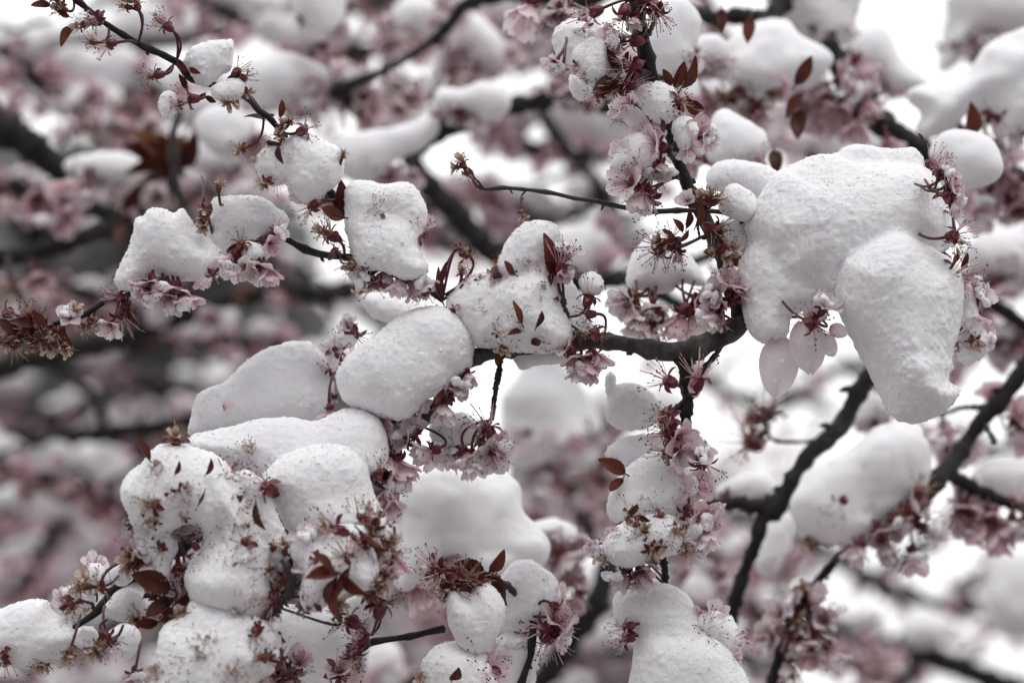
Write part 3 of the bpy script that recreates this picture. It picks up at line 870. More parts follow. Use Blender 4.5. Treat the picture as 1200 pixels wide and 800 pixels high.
# ================================================================== snow in focus
C = snow_clump
C('cone shaped snow clump with a crumbly top over dangling pink petals at left',
  [('134,332 139,312 146,298 153,287 157,270 161,256 170,254 172,247 182,242 196,243 203,247 212,240 220,244 226,253 236,268 248,280 257,293 259,303 255,315 240,324 225,322 205,326 185,322 172,332 160,342 145,342',)], 1.10)
C('rounded snow cap just right of the cone shaped clump',
  [('241,265 244,250 247,236 256,228 268,224 282,223 296,225 310,233 322,246 333,258 330,266 318,272 306,280 290,280 270,284 258,300 250,290 245,278',)], 1.11)
C('small snow cushion on the flower under the rounded cap',
  [('281,300 283,288 290,283 300,285 312,291 318,301 305,309 290,311',)], 1.095)
C('cupped snow clump like a half shell on the thin top left twig',
  [('212,72 217,64 222,56 232,50 245,45 258,44 268,44 276,47 277,70 275,85 262,92 250,99 240,104 228,98 220,86',)], 1.10)
C('knobbly snow knob directly below the half shell clump',
  [('247,103 260,94 274,90 286,95 288,108 280,119 265,121 252,116',)], 1.095)
C('small flat snow lump on the flower left of the thin twig',
  [('188,112 195,106 203,108 207,118 204,132 197,139 189,132 186,122',)], 1.095)
C('frosted snow lump with brown leaves caught around it on the thin twig',
  [('338,160 355,155 375,162 390,170 398,180 399,196 394,212 382,225 372,238 358,240 345,228 338,212',), ('305,180 318,165 335,160 345,175 342,200 330,214 314,212 304,198',-4)], 1.10)
C('tall snow clump studded with one brown blossom and pink petals beneath, left of centre',
  [('404,222 414,212 430,211 446,216 456,228 458,248 450,268 436,280 418,280 405,268 402,245',2,60),
   ('446,222 462,214 480,216 494,228 503,244 502,262 494,280 478,288 460,286 448,268 444,244',-6,60),
   ('406,262 425,250 458,248 486,262 492,300 497,315 484,323 465,322 450,319 435,320 420,315 410,298',8,60)], 1.10)
C('shaded snow wedge half hidden behind pink petals above the largest round clump of the left',
  [('415,345 440,338 470,344 492,352 502,366 485,380 455,382 432,374',)], 1.15)
C('large smooth round snow clump on the main branch just left of centre',
  [('398,470 393,455 392,440 398,425 408,412 420,402 435,389 455,376 475,364 495,355 512,352 530,358 543,370 552,388 553,404 550,420 546,432 535,440 528,452 518,461 503,464 490,474 480,487 465,492 445,492 430,488 412,480',0,52)], 1.095)
C('sloping snow slab with a fallen petal on it at left of the large round clump',
  [('222,505 227,485 233,470 240,463 262,452 275,440 290,425 305,414 325,407 345,403 362,403 375,412 385,425 391,445 390,462 383,480 365,486 340,488 310,492 280,505 250,512 232,512',0,48)], 1.12)
C('narrow speckled snow ridge wedged between the sloping slab and the large round clump',
  [('374,405 385,394 398,388 410,384 422,392 415,404 404,412 397,425 392,440 386,428 380,415',)], 1.115)
C('broad snow shelf stretching across under the sloping slab',
  [('216,512 250,498 285,490 315,484 340,482 370,485 395,480 415,482 430,490 440,505 447,520 451,540 445,556 430,560 400,572 370,582 340,587 320,572 300,562 270,552 240,542 218,530',0,50)], 1.085)
C('brightest smooth domed snow lobe in front of the broad shelf',
  [('310,562 320,545 340,530 365,522 390,522 410,530 425,545 432,565 438,585 446,600 448,615 435,630 415,642 395,647 370,642 350,632 335,617 325,597 315,580',0,52)], 1.055)
C('ragged snow mass full of maroon buds at the lower left',
  [('143,592 142,573 150,560 165,550 172,540 190,526 215,530 240,540 258,552 268,580 262,605 245,618 225,612 205,622 188,628 170,622 155,610',0,40),
   ('235,548 262,556 282,572 300,600 314,630 328,660 336,690 330,710 316,724 296,732 270,724 245,716 228,700 222,672 236,655 252,640 262,620 250,590',6,36),
   ('236,560 262,590 270,640 250,668 230,660 222,646 240,630 232,600',2,22), ('282,558 315,562 336,600 352,640 350,668 330,676 308,645 296,610',8,30), ('150,560 175,548 182,560 168,590 172,640 160,640 150,610',-8,16),
   ('170,628 190,620 205,628 206,642 198,658 192,686 180,678 180,658 168,645',0,18)], 1.045)
C('low crumbly snow heap at the bottom edge of the lower left tangle',
  [('172,830 174,795 178,765 182,745 190,732 210,722 235,715 262,712 285,722 305,735 322,750 330,770 322,790 300,800 290,830',0,38), ('226,704 262,712 306,718 334,742 318,765 262,758 222,735',6,24)], 1.035)
C('bulky snow ledge cut off by the left edge near the bottom',
  [('-30,722 0,715 15,706 30,700 48,699 58,703 62,716 75,723 88,734 94,745 88,758 70,770 50,780 25,782 8,776 -30,778',0,40)], 1.085)
C('small snow nub on the tip of the black twig beside the left ledge',
  [('92,738 102,734 113,737 117,746 110,754 99,758 88,752',)], 1.08)
C('round fist sized snow lump under the black twig at lower left',
  [('128,704 138,692 150,686 162,690 172,702 178,715 168,728 148,730 132,724 124,715',)], 1.062)
C('little snow bead above the round lump on the black twig',
  [('129,668 138,660 150,661 157,672 154,682 143,685 132,680',)], 1.065)
C('hazy snow lump hanging behind the round lump at lower left',
  [('128,740 145,730 160,732 168,745 162,762 148,772 134,766 126,752',)], 1.15)
C('small snow tuft with pink stamens at the left tip of the black twig',
  [('72,692 85,686 100,690 112,700 108,712 92,712 78,706',), ('100,668 112,662 122,668 128,680 118,690 106,684',)], 1.085)
C('snow cap over the star of dark leaves at lower left of centre',
  [('355,668 358,650 372,637 390,630 410,626 430,630 440,645 446,662 444,682 432,694 412,694 396,704 380,712 364,716 352,702',0,34), ('340,640 352,622 385,612 425,618 432,640 392,652 352,662',-8,18)], 1.025)
C('snow strip with withered blossoms on the right flank of the bright dome',
  [('425,625 435,608 448,604 458,618 460,638 460,655 448,655 440,642',0,18)], 1.03)
C('dull shaded snow mass behind the star of dark leaves near the bottom',
  [('312,724 330,712 360,715 392,718 410,735 408,760 395,780 398,830 320,830 312,790 318,755',0,45)], 1.14)
C('crumbling white snow edge above the short straight twig',
  [('400,705 420,695 440,690 446,700 440,720 425,730 412,745 402,728',0,16)], 1.12)
C('big softly blurred double domed snow heap behind the lower centre',
  [('455,602 458,582 472,562 492,549 518,543 550,549 580,559 600,574 614,598 625,612 634,635 632,662 618,678 590,686 560,672 530,660 512,668 500,682 480,690 464,680 456,652',0,62),
   ('530,612 545,592 565,586 588,598 602,625 606,655 596,682 570,676 545,662 530,640',26,40)], 1.20)
C('rounded snow pillow right of the red brown leaf sprig at lower centre',
  [('582,684 598,662 620,657 640,668 654,688 652,708 642,728 622,738 598,738 584,722',0,42)], 1.125)
C('crisp snow tuft with a peaked top below the red brown leaf sprig',
  [('525,698 532,692 543,702 552,700 560,688 570,686 580,695 588,712 585,735 570,756 552,760 538,746 530,728',0,30)], 1.09)
C('pink tinged snow dome with one red leaf at the bottom edge of lower centre',
  [('497,782 505,766 520,756 545,754 565,764 578,780 582,830 497,830',0,36)], 1.09)
C('pinkish snow band between the crisp tuft and the bottom edge stem',
  [('570,758 590,742 612,744 625,760 622,785 615,830 582,830 582,785',0,26)], 1.12)
C('blurred snow cap over a pink flower right of the double domed heap',
  [('618,622 630,608 650,604 668,609 681,624 676,638 655,644 634,640',0,30)], 1.30)
C('central snow cluster threaded with brown leaves and curled stalks above the main branch',
  [('525,372 522,352 535,334 548,324 562,319 578,320 588,345 590,375 582,398 562,404 545,392',-8,40),
   ('582,318 586,298 592,282 602,270 614,262 630,259 646,262 656,276 650,300 640,318 610,328',-4,34),
   ('575,345 590,325 615,314 640,312 652,328 655,355 662,376 666,396 650,408 620,406 590,404 575,380',6,36)], 1.095)
C('thin flake of snow behind the flower stalks right of the central cluster',
  [('655,318 668,330 682,362 692,388 690,408 672,402 660,382 652,350',-6,12)], 1.11)
C('snow sliver hanging beneath the main branch below the central cluster',
  [('592,412 615,410 645,410 668,414 660,424 640,428 625,432 612,438 600,428',0,12)], 1.105)
C('tiny snow ball sitting in a cupped blossom right of the central cluster',
  [('680,332 682,324 690,320 699,321 705,328 706,337 700,344 690,344 683,340',)], 1.085)
C('rounded snow lump with greyish petals below in front of the upright branch',
  [('729,330 733,311 745,291 760,279 775,279 792,289 806,301 819,316 830,331 820,338 800,336 790,346 775,350 755,347 736,343',0,42)], 1.165)
C('upper feathery snow clump beside the top of the upright branch',
  [('646,45 655,28 672,22 690,30 694,52 686,74 665,77 650,68',0,28)], 1.115)
C('lumpy snow clump with tan leaf left of the upright branch',
  [('672,62 685,53 703,48 717,51 722,68 716,86 702,98 686,96 676,84 671,74',0,30)], 1.095)
C('small ragged snow flap under the lumpy clump beside the upright branch',
  [('668,84 676,90 690,100 695,112 684,119 672,115 666,100',0,14)], 1.105)
C('snow patch wrapped around the middle of the upright branch',
  [('748,108 758,100 775,98 790,108 796,122 788,137 775,145 762,134 752,122',0,22)], 1.095)
C('snow strewn open flower cushion left of the upright branch',
  [('716,192 725,170 745,157 763,160 772,180 766,197 745,203 724,202',0,22)], 1.095)
C('frilly white snow puff right of the upright branch',
  [('788,142 800,135 814,139 822,154 816,170 801,180 791,172 786,156',0,22)], 1.09)
C('pale snow film on petals between the patch and the open flower cushion',
  [('725,135 732,122 748,125 760,140 776,155 780,170 762,160 740,152',0,10)], 1.10)
C('soft snow heap behind the upright branch at the top edge',
  [('764,52 768,18 782,-6 806,-4 822,20 816,42 808,62 798,76 782,82 768,72',0,40)], 1.20)
C('two lobed blurred snow lump right of the frilly puff',
  [('822,182 826,152 836,132 852,125 872,133 894,152 898,174 880,190 850,196 830,194',0,38)], 1.22)
C('snow mound bridging towards the largest mass from the left',
  [('826,208 838,189 860,184 888,189 912,204 920,225 902,240 878,238 850,228 832,222',0,36)], 1.14)
C('knob of snow at the end of the long thin bare twig',
  [('842,240 848,222 860,215 874,220 886,234 890,250 872,258 852,252',0,22)], 1.095)
C('small snow patch with red petals below the knob of the thin twig',
  [('846,262 870,258 892,262 900,280 888,300 870,298 852,284',0,20)], 1.105)
C('largest snow mass of the picture with a drooping tongue shaped front lobe',
  [('880,262 890,240 903,222 915,205 940,192 965,185 1000,189 1040,190 1075,191 1095,200 1106,215 1112,235 1119,262 1114,284 1095,296 1070,296 1040,312 1010,332 985,347 975,356 955,352 940,342 925,336 905,322 898,300 888,285',-18,62),
   ('992,188 1000,172 1020,167 1060,167 1080,169 1090,180 1093,196 1060,210 1010,206',-50,26),
   ('976,332 980,308 998,294 1025,282 1050,278 1075,290 1100,300 1114,305 1125,320 1128,345 1125,370 1120,395 1113,418 1116,430 1109,440 1112,444 1120,450 1118,468 1100,484 1078,489 1050,485 1026,468 1010,440 998,412 986,388 978,360',52,58),
   ('868,345 870,320 879,300 892,286 908,278 922,277 921,290 910,302 922,305 938,300 948,322 958,348 940,362 927,372 925,394 910,408 890,409 875,396 868,370',10,24)], 1.095)
C('snow covered petals clinging to the right rim of the largest mass',
  [('1118,312 1132,313 1147,335 1150,360 1157,390 1155,410 1142,420 1126,424 1120,400 1124,360',0,18)], 1.09)
C('snow lump with a round brown leaf above it right of the largest mass',
  [('1088,182 1096,165 1115,158 1140,162 1160,178 1171,196 1165,212 1140,220 1114,224 1098,208',0,40)], 1.19)
C('drooping pale snow slab leaving the bottom edge right of centre',
  [('724,706 732,697 750,688 775,683 795,684 812,695 821,712 828,722 832,745 800,760 770,770 745,752 738,740 726,726',-8,44),
   ('740,760 746,742 765,732 795,736 820,738 846,750 860,772 876,800 886,830 736,830 736,790',14,50)], 1.09)
C('flower cushion heaped with snow on the right side of the drooping slab',
  [('814,730 828,716 846,718 860,732 863,754 852,764 836,752 820,744',0,22)], 1.085)
C('smooth snow ball with pink flowers on its right side beneath the hanging stem',
  [('717,600 719,572 734,551 755,538 775,534 796,540 812,553 818,575 806,598 785,612 755,616 730,612',0,44)], 1.095)
C('grainy snow ball sprinkled with brown husks below the smooth snow ball',
  [('706,644 714,622 734,608 760,601 786,601 802,616 811,632 802,652 780,660 755,668 734,668 716,658',0,40)], 1.08)
C('thin translucent fan of snow on petals left of the hanging stem',
  [('711,482 715,462 730,450 750,452 768,465 776,485 762,500 738,506 718,500',0,13), ('710,446 716,438 720,444 716,458 711,458',0,6)], 1.115)
C('grey snow pad under the translucent fan left of the maroon flower knot',
  [('708,532 720,515 745,507 770,510 786,521 772,536 748,544 722,546',0,22)], 1.115)
C('tiny snow bit trapped in the fork of the main branch under the large round clump',
  [('488,470 494,462 501,463 503,469 497,477 490,477',0,7)], 1.10)
C('snow flattened on hanging blossoms below the main branch bend',
  [('506,516 508,496 522,486 545,486 564,496 572,512 560,522 540,526 520,528',0,22)], 1.115)

# ================================================================== snow out of focus
C('large blurred snow heap with pink buds in front of the white gap at right',
  [('930,566 938,546 960,531 990,521 1018,502 1048,495 1072,500 1086,518 1085,548 1076,578 1056,600 1032,612 1005,628 975,634 948,640 930,622 924,592',0,58)], 1.27)
C('blurred snow lump against the right edge beyond the red bud knot',
  [('1142,566 1154,546 1178,536 1240,540 1240,592 1185,592 1156,578',0,36)], 1.42)
C('small blurred snow scrap along the dark branch near the right edge',
  [('1110,520 1118,503 1136,499 1142,512 1128,530 1114,534',0,18)], 1.40)
C('blurred tan snow tuft behind the forked branch in the white gap',
  [('988,500 992,480 1010,462 1030,455 1045,470 1036,486 1015,498',0,22)], 1.40)
C('blurred long snowdrift across the upper right corner branch',
  [('1062,112 1090,101 1122,88 1148,62 1172,46 1240,40 1240,132 1192,152 1170,160 1162,136 1142,128 1125,134 1110,150 1082,166 1068,152 1080,132',0,44)], 1.31)
C('grey snow block cut by the top edge right of the upright branch',
  [('895,-30 1005,-30 1000,12 990,38 975,54 955,45 930,28 905,18',0,52)], 1.42)
C('plump blurred snow lump under the grey top edge block',
  [('856,70 862,50 880,36 905,28 930,30 955,44 970,60 972,80 960,95 940,105 928,116 905,112 880,106 862,95',0,52)], 1.33)
C('frosty grey snow cap on the black stub end',
  [('808,62 820,44 842,40 856,54 854,68 836,74 815,78',0,20)], 1.31)
C('small snow pile with dark red buds below the plump lump',
  [('838,118 850,100 875,90 900,96 912,112 902,130 880,134 852,132',0,28)], 1.33)
C('leaning blurred snow wedge beside the bright sky gap',
  [('990,58 996,38 1015,27 1035,28 1050,46 1060,74 1080,100 1060,102 1030,86 1010,72',0,34)], 1.46)
C('blurred snow column at the top edge near the right corner',
  [('1112,34 1128,-30 1200,-30 1240,0 1240,36 1172,36 1142,46 1126,70 1104,92 1096,84 1104,60',0,44)], 1.6)
C('large grey blurred snow lump at the right edge beside the largest mass',
  [('1130,292 1148,272 1180,263 1240,262 1240,330 1172,332 1142,320',0,44)], 1.46)
C('wide blurred snow cushion behind the middle below the main branch',
  [('580,530 588,480 600,448 626,422 652,420 680,446 696,480 704,520 690,548 642,540 610,556',0,60)], 1.62)
C('left one of two blurred snow pillows above the thin bare twig',
  [('384,188 398,163 438,152 478,142 500,132 512,148 498,176 470,197 438,208 400,207',0,40)], 1.43)
C('right one of two blurred snow pillows above the thin bare twig',
  [('508,108 524,99 540,104 552,97 576,95 596,105 603,122 590,140 570,146 558,130 534,128 512,128',0,32)], 1.42)
C('pointed blurred snow peak near the top left of the upright branch',
  [('490,115 498,84 512,56 530,30 550,16 570,26 590,50 602,76 576,82 545,66 524,92 508,112',0,40)], 1.62)
C('broad blurred snow dome behind the half shell clump at upper left',
  [('280,92 285,76 310,65 345,65 380,74 396,94 388,116 350,122 312,126 286,112',0,46)], 1.47)
C('shadowed snow slope below the broad blurred dome at upper left',
  [('238,160 242,132 262,120 300,126 318,140 306,166 280,180 252,178',0,40)], 1.45)
C('blurred snow lobe dangling from the top edge left of centre',
  [('342,-30 404,-30 406,18 386,50 370,53 350,30',0,34)], 1.46)
C('small blurred snow heap over red buds at the top left of centre',
  [('458,26 464,6 490,-4 512,8 506,30 482,38 468,40',0,26)], 1.58)
C('blurred grey snow band behind the serrated brown leaf',
  [('622,290 640,270 672,264 704,266 722,288 704,312 662,322 636,314',0,38)], 1.6)
C('blurred snow roll on the thick black branch at the left edge',
  [('72,196 82,182 104,177 140,180 156,194 142,210 104,208 82,206',0,22)], 1.52)
C('blurred snow pad under the fan of rusty leaves',
  [('210,172 222,156 246,150 264,160 296,172 300,188 270,198 236,200 214,192',0,28)], 1.50)
C('blurred snow bunch among pink blossoms at upper left',
  [('82,118 102,99 134,100 152,118 130,132 98,132',0,28)], 1.85)
C('tiny blurred snow scrap by the right edge halfway down',
  [('1184,494 1188,480 1215,474 1215,502 1194,506',0,14)], 1.5)
C('large dim snow blob far back at the lower right edge',
  [('1148,700 1162,664 1190,640 1240,640 1240,742 1162,742',0,60)], 2.35)
C('pale blurred snow pile on the lowest branch near the lower right corner',
  [('1050,728 1078,711 1110,718 1118,744 1082,760 1056,757',0,36)], 2.38)
C('faint grey snow bump on the branch left of the lower right corner pile',
  [('986,722 1008,704 1032,714 1042,742 1002,746',0,30)], 2.38)
C('pink tinged blurred snow drop right of the drooping bottom slab',
  [('802,690 812,662 830,654 844,674 851,700 832,716 812,708',0,26)], 1.46)
C('blurred snow ball with a pink heart at the bottom left of centre',
  [('430,782 438,758 458,750 474,768 474,800 440,806',0,26)], 1.58)
C('long grey snow sheet behind the forked branch right of the snow ball',
  [('838,570 870,556 905,560 912,580 880,588 846,590',0,18)], 1.34)
C('blurred snow tear under the grey snow sheet beside the forked stem',
  [('880,640 892,612 912,600 930,610 926,650 905,680 888,672',0,28)], 1.42)
C('lower blurred snow oval behind the upright stem at right of centre',
  [('838,318 850,300 866,296 880,306 884,330 866,340 846,336',0,24)], 1.3)

# ================================================================== blossoms, husks and leaves in focus
def many(rows, d=None):
    """px,py,kind,ang,tilt,scale rows"""
    for L in rows.strip().split('\n'):
        for it in L.split(';'):
            q = it.split()
            if not q: continue
            to = None
            if len(q) > 6: to = (float(q[6]), float(q[7]))
            blossom(float(q[0]), float(q[1]), q[2], float(q[3]), float(q[4]), float(q[5]), d=d, to=to)
# top left twig
many('''
187 24 w 150 10 .8 207 72; 194 29 c 135 0 1 207 72; 160 5 w 110 20 .9 163 48; 148 8 w 160 30 .8 163 46
126 52 c 180 5 1 160 51; 108 50 w 185 20 .8; 182 88 c 185 5 1.0 203 76; 176 90 w 195 20 .6 203 76
108 27 w 170 30 .9; 72 10 w 150 30 .9; 95 30 w 200 40 .8; 66 -2 w 120 30 .9; 112 22 c 220 20 1
222 116 c 170 0 1.1 240 110; 208 122 h 180 30 .8 240 110; 275 112 w -100 30 .9; 280 82 s 40 10 .9; 288 92 s -20 10 .8
268 118 w -120 40 .8; 290 108 w -40 30 .7
330 147 w 50 20 .7; 340 142 w 60 30 .7; 358 152 s 20 20 1.1; 328 160 w 100 40 .8; 312 214 w -140 40 .9; 283 174 w 190 30 .9
325 208 c -60 40 .9; 305 190 w 180 50 .7; 402 182 w 80 20 .6 399 199; 372 233 w -110 40 .8; 318 172 c 140 40 .8
363 243 c -160 20 1.0; 352 220 h -110 40 .8; 380 272 w 170 20 1.0 404 298; 386 275 c 150 20 1.1 404 299; 394 292 s 60 20 .8
''', 1.095)
many('''
440 242 w 100 60 1.0; 444 246 s 60 50 1.0; 490 276 c 95 10 1.2 487 306; 496 272 H 60 30 .8; 421 303 s 150 60 1.3; 440 333 s -110 50 1.3
430 322 o 190 40 .95; 424 340 w -120 30 .8; 455 318 h -95 30 1.0; 468 326 h -85 20 1.0; 480 330 H -60 20 1.0; 492 328 h -40 20 .9
408 312 w 190 30 .9; 498 345 s -70 20 .9; 
412 386 o 150 40 .85; 417 394 s -40 30 1.2; 392 408 c 90 60 1.0; 389 432 c 90 50 .9; 388 466 w -90 50 .9; 396 414 o 120 40 .8; 386 480 O -80 20 .8
''', 1.095)
# left string of husks
many('''
5 366 s 170 0 1.1 18 380; 138 346 c 150 20 1.0 150 345; 143 372 c -80 20 1.2 150 346; 130 380 o -110 40 .8 140 352; 113 378 w -70 40 1.0 125 353; 100 384 w -100 40 .9 105 368
82 372 o 70 60 .75 97 371; 88 366 w 70 20 .9; 55 384 w 200 40 1.0 70 380; 60 390 w -110 40 .9 80 376; 26 386 c 160 30 1.1 40 390; 6 400 w -130 30 1.0; 24 396 w -90 30 1.0; 38 404 w -100 40 .9
55 405 w -80 40 1.0; 70 402 w -60 30 1.0; 78 408 w -70 30 .8; 40 376 s 80 20 1.0; 34 366 s 70 10 1.2; 28 372 c 120 20 1.1; 46 398 s -70 40 1.1; 16 408 s -100 20 1; 66 392 c -80 40 .9
12 392 w 170 30 1; 150 362 s -60 20 .9
''', 1.098)
many('''
178 330 O -95 35 1.0; 190 340 O -90 15 1.1; 205 338 o -80 30 1.05; 216 345 O -70 15 1.1; 200 348 h -95 10 .9; 236 322 O -60 30 .8; 168 336 O -120 20 .8; 
238 244 w -90 30 .8; 237 256 w -90 40 .8; 240 264 w -90 40 .7; 256 219 w 95 20 .8; 283 284 s 80 30 1.0; 276 310 h -110 20 .9; 290 312 o -95 40 .9; 302 312 o -80 40 1.0; 312 314 H -60 20 1.0
322 271 o 20 20 .8; 316 285 O -30 40 .7; 272 300 h -130 20 .9; 250 322 s -60 30 .8
''', 1.09)
# central cluster
many('''
642 346 c 110 10 1.35 622 382; 641 338 w 100 20 .8 624 381; 657 309 c 75 5 1.4 661 352; 662 300 o 70 15 .95 661 352; 660 318 H -90 50 .6 661 352
691 346 c 75 10 1.25 665 372; 688 368 s 190 10 1.0 708 394; 694 388 s 120 30 1.2; 684 391 s 150 40 1.1; 702 392 s 30 30 .9; 568 363 w 90 70 1.0; 586 388 w 110 60 1.0; 596 397 O 80 60 .7
612 384 s -170 20 1.1; 632 350 w 100 50 .7; 590 405 w -90 40 .9; 622 398 s 90 70 1.3; 664 408 o 150 50 .8; 672 416 O -80 30 .9; 690 422 H -85 20 1.15; 680 428 h -100 20 .9; 698 416 H -50 20 .9; 660 400 O 100 60 .8
612 250 w -90 20 .6 613 232; 541 190 w 110 20 .85 556 212; 535 196 w 190 10 .6 556 212; 548 205 s -80 10 .7; 575 395 w 180 40 .8; 678 402 c -40 50 .9
''', 1.085)
# upright branch
many('''
693 16 c 195 5 1.3 744 0; 731 20 s -110 20 1.5 745 5; 768 14 c -90 20 1.3; 760 4 c -60 20 1.2; 771 18 s -70 10 1.1; 740 48 c 180 10 1.3 757 38; 726 50 o 180 20 .95 757 40; 684 32 h -100 20 1.25
720 44 O 170 40 .9; 734 80 c -160 40 1.5; 742 78 c 200 30 1.2; 728 78 o 200 40 .9; 730 100 c -150 40 1.4; 742 99 c -20 40 1.2; 722 102 c 180 50 1.2; 688 90 w -120 40 .8; 745 20 h -100 20 .7
790 121 s 120 50 1.3; 784 128 w -90 50 1.0; 796 118 s 40 40 1.1; 815 158 O 20 40 1.1; 824 162 o -10 30 .9; 806 170 o -90 40 .9; 772 170 O 175 30 1.1; 748 190 c -100 70 1.4; 735 180 o 170 50 .95
752 198 o -100 40 1.0; 770 200 s -60 30 1.0; 775 192 h -90 30 .8; 740 122 o 150 50 1.0; 758 150 O -100 50 1.0; 735 132 h 170 30 1.0
760 232 c -120 40 1.4 795 208; 740 215 o 160 55 1.3 795 205; 752 225 h -110 40 1.2 796 210; ; 712 105 w -100 50 .8; 676 76 w -90 30 .7; 700 112 c -140 50 .9; 660 80 w -100 30 .7; 650 72 o -130 40 .7
''', 1.09)
many('''
768 289 c 190 5 1.2 792 290; 772 298 s -110 10 1.2 793 291; 776 286 w 150 20 .9 793 290; 790 293 c -120 20 1.2; 784 288 w -170 20 .9; 795 296 w -90 20 .9; 786 278 s 100 20 1.1; 830 232 w 90 40 1.1; 820 234 w 120 40 1.0; 840 234 w 60 30 1.0; 808 236 o 140 40 .7
835 270 s -30 30 1.2; 845 266 s 20 20 1.1; 848 296 w -40 40 1.2; 855 293 w 20 40 1.1; 840 294 w 190 30 .9; 866 272 O 150 50 .8; 872 268 c 20 50 .9
856 338 O 60 25 1.15 862 360; 846 356 O -130 40 1.1 860 366; 840 345 o 150 40 .9; 838 366 h -110 20 1.0; 862 350 s 40 20 1.0; 866 345 O 70 40 .9; 846 378 w -80 40 .9 858 376
''', 1.088)
# on and around the largest mass
many('''
1094 190 c 60 20 1.1; 1100 198 c 80 20 .9; 1110 226 s 120 30 1.3; 1112 218 O 20 20 .8; 1116 236 O -20 20 .9; 1121 275 c 20 20 1.2; 1118 282 s -100 30 1.0; 1122 300 w 70 20 .8; 1120 320 c 30 40 1.5; 1128 330 c 0 50 1.1; 1140 340 O 10 40 .8
1146 350 h 20 10 .9; 1140 372 O -80 40 .9; 1132 390 w -90 50 1.0; 1140 400 w -70 50 1.0; 1128 402 w -120 40 .9; 1150 395 o 0 40 .8; 1108 205 O 40 30 .8; 1114 250 o 0 20 .8
918 370 O 175 30 .8; 955 381 s -20 20 1.3; 950 374 c 150 20 1.0; 965 362 o 70 30 1.0; 912 280 o 150 20 .6; 925 300 O 90 60 .5
''', 1.07)
def petal(px, py, ang, L, d, tilt=10, m=PETAL, W=.8, seed=0, parent_any=True, spin=0):
    r = random.Random(seed + int(px)); V, F, UV = petal_grid(L * kpx(d), L * W * kpx(d), .3, 0, r, .3, 7, 9)
    g = Geo(); g.add(V, F, 0, UV)
    return g.mesh('petal', [m]), math.radians(ang), math.radians(tilt), spin
def petal_part(px, py, ang, L, d, W=.8, tilt=10, m=PETAL, spin=0, name='petal'):
    me, a, t, spin = petal(px, py, ang, L, d, tilt, m, W, spin=spin)
    x = Vector(wdir((math.cos(a) * math.cos(t), math.sin(a) * math.cos(t), math.sin(t))))
    n = Vector(wdir((0, 0, 1))); n = (n - x * n.dot(x)).normalized(); n = Matrix.Rotation(math.radians(spin), 3, x) @ n
    p = wpt(px, py, d); dist, b, i = nearest_branch(p)
    o = link(name, me, parent=b['o'])
    o.matrix_local = Matrix.Translation(Vector(p - b['o0'])) @ Matrix((x, n.cross(x), n)).transposed().to_4x4()
    return o
for q in [(914,396,-96,76,1.084,.62,10,PALE),(942,376,-84,68,1.080,.64,10,PALE),(972,384,-20,24,1.10,.75),(962,392,-60,32,1.10,.7),(948,376,60,34,1.10,.9),
          (812,512,20,2,1.1,.8)]:
    if q[3] > 5: petal_part(*q)
# below the big mass, hanging stem, snow balls
many('''
780 445 c 165 10 1.35 799 461; 818 442 c 95 15 1.45 806 462; 776 494 s 170 30 1.3; 784 486 c 190 40 1.0; 794 512 O -20 50 1.1; 782 508 c 180 60 1.4; 780 530 s 170 30 1.3; 795 530 o -40 40 .9
824 546 c -60 20 1.4 806 520; 822 540 o 110 40 1.0 806 522; 792 571 O 100 72 1.15; 812 572 O 40 60 1.05; 800 590 O -80 60 1.0; 823 606 O -20 55 1.15; 832 603 o -10 20 .9; 826 622 h -80 30 1.1; 805 602 s -100 40 1.2
768 591 s 100 70 .9; 740 598 s 60 30 1.2; 756 624 w 100 60 1.0; 746 616 s 90 60 1.1; 790 622 w -60 60 1.1; 784 630 s 90 60 1.1; 762 644 w -60 60 1.0; 722 632 O 180 40 .8; 706 645 o 190 20 .75; 712 652 w 200 30 .9; 732 670 h -100 15 1.0; 750 672 h -85 15 1.0; 740 676 w -95 15 .9
800 638 w -30 40 1.0; 772 640 w -90 60 .9; 806 645 h -50 20 .8; 738 622 s 120 60 1; 774 604 s 80 60 .8; 700 640 h 180 20 .6
752 668 O -90 40 .7; 765 658 w -80 50 .8
820 728 O 150 50 .9; 828 738 c 60 60 1.3; 834 748 O -70 50 1.0; 848 760 o -30 40 1.1; 856 752 c -10 20 1.1; 845 738 o 40 60 .9; 838 726 h 70 20 .9; 733 735 c 190 40 1.1; 732 748 c 200 40 1.1; 736 728 O 180 50 .6; 850 770 O -60 30 .9
''', 1.08)
petal_part(800, 520, 15, 26, 1.095, .85)
petal_part(812, 446, -80, 22, 1.095, .7, m=PINK)
many('''
446 488 O -110 40 1.0; 462 492 O -90 30 1.1; 478 488 o -60 30 1.0; 487 472 h -30 30 .8; 524 464 w 120 40 1.1; 530 458 o 60 40 .8; 520 474 h -100 30 1.1; 478 518 o 150 40 .9; 484 508 h 120 40 .9
515 521 h -95 20 1.3 517 496; 506 528 h -150 20 1.1; 526 528 h -60 20 1.1; 535 520 c 80 40 1.4; 546 530 O -60 30 1.0; 553 536 h -90 20 1.1; 571 502 c 130 10 1.45 585 516; 570 500 w 130 30 .8 585 516; 563 518 w 90 50 .9; 577 530 o -60 60 1.2; 574 524 c -40 60 1.2
562 532 h -110 30 1.0; 585 522 O 20 40 .8; 466 540 H -70 25 1.3; 458 536 h -110 30 1.2; 470 552 h -80 20 1.0; 452 553 c 200 50 1.3; 446 560 o -120 40 1.0; 458 568 H -90 30 1.1; 448 580 O -110 50 1.0; 456 590 o -70 50 1.0; 440 572 w -120 50 .9
440 552 c 120 40 1.1; 512 455 h -40 30 .8; 548 438 h -90 40 .8; 542 448 h -110 30 .9
''', 1.09)
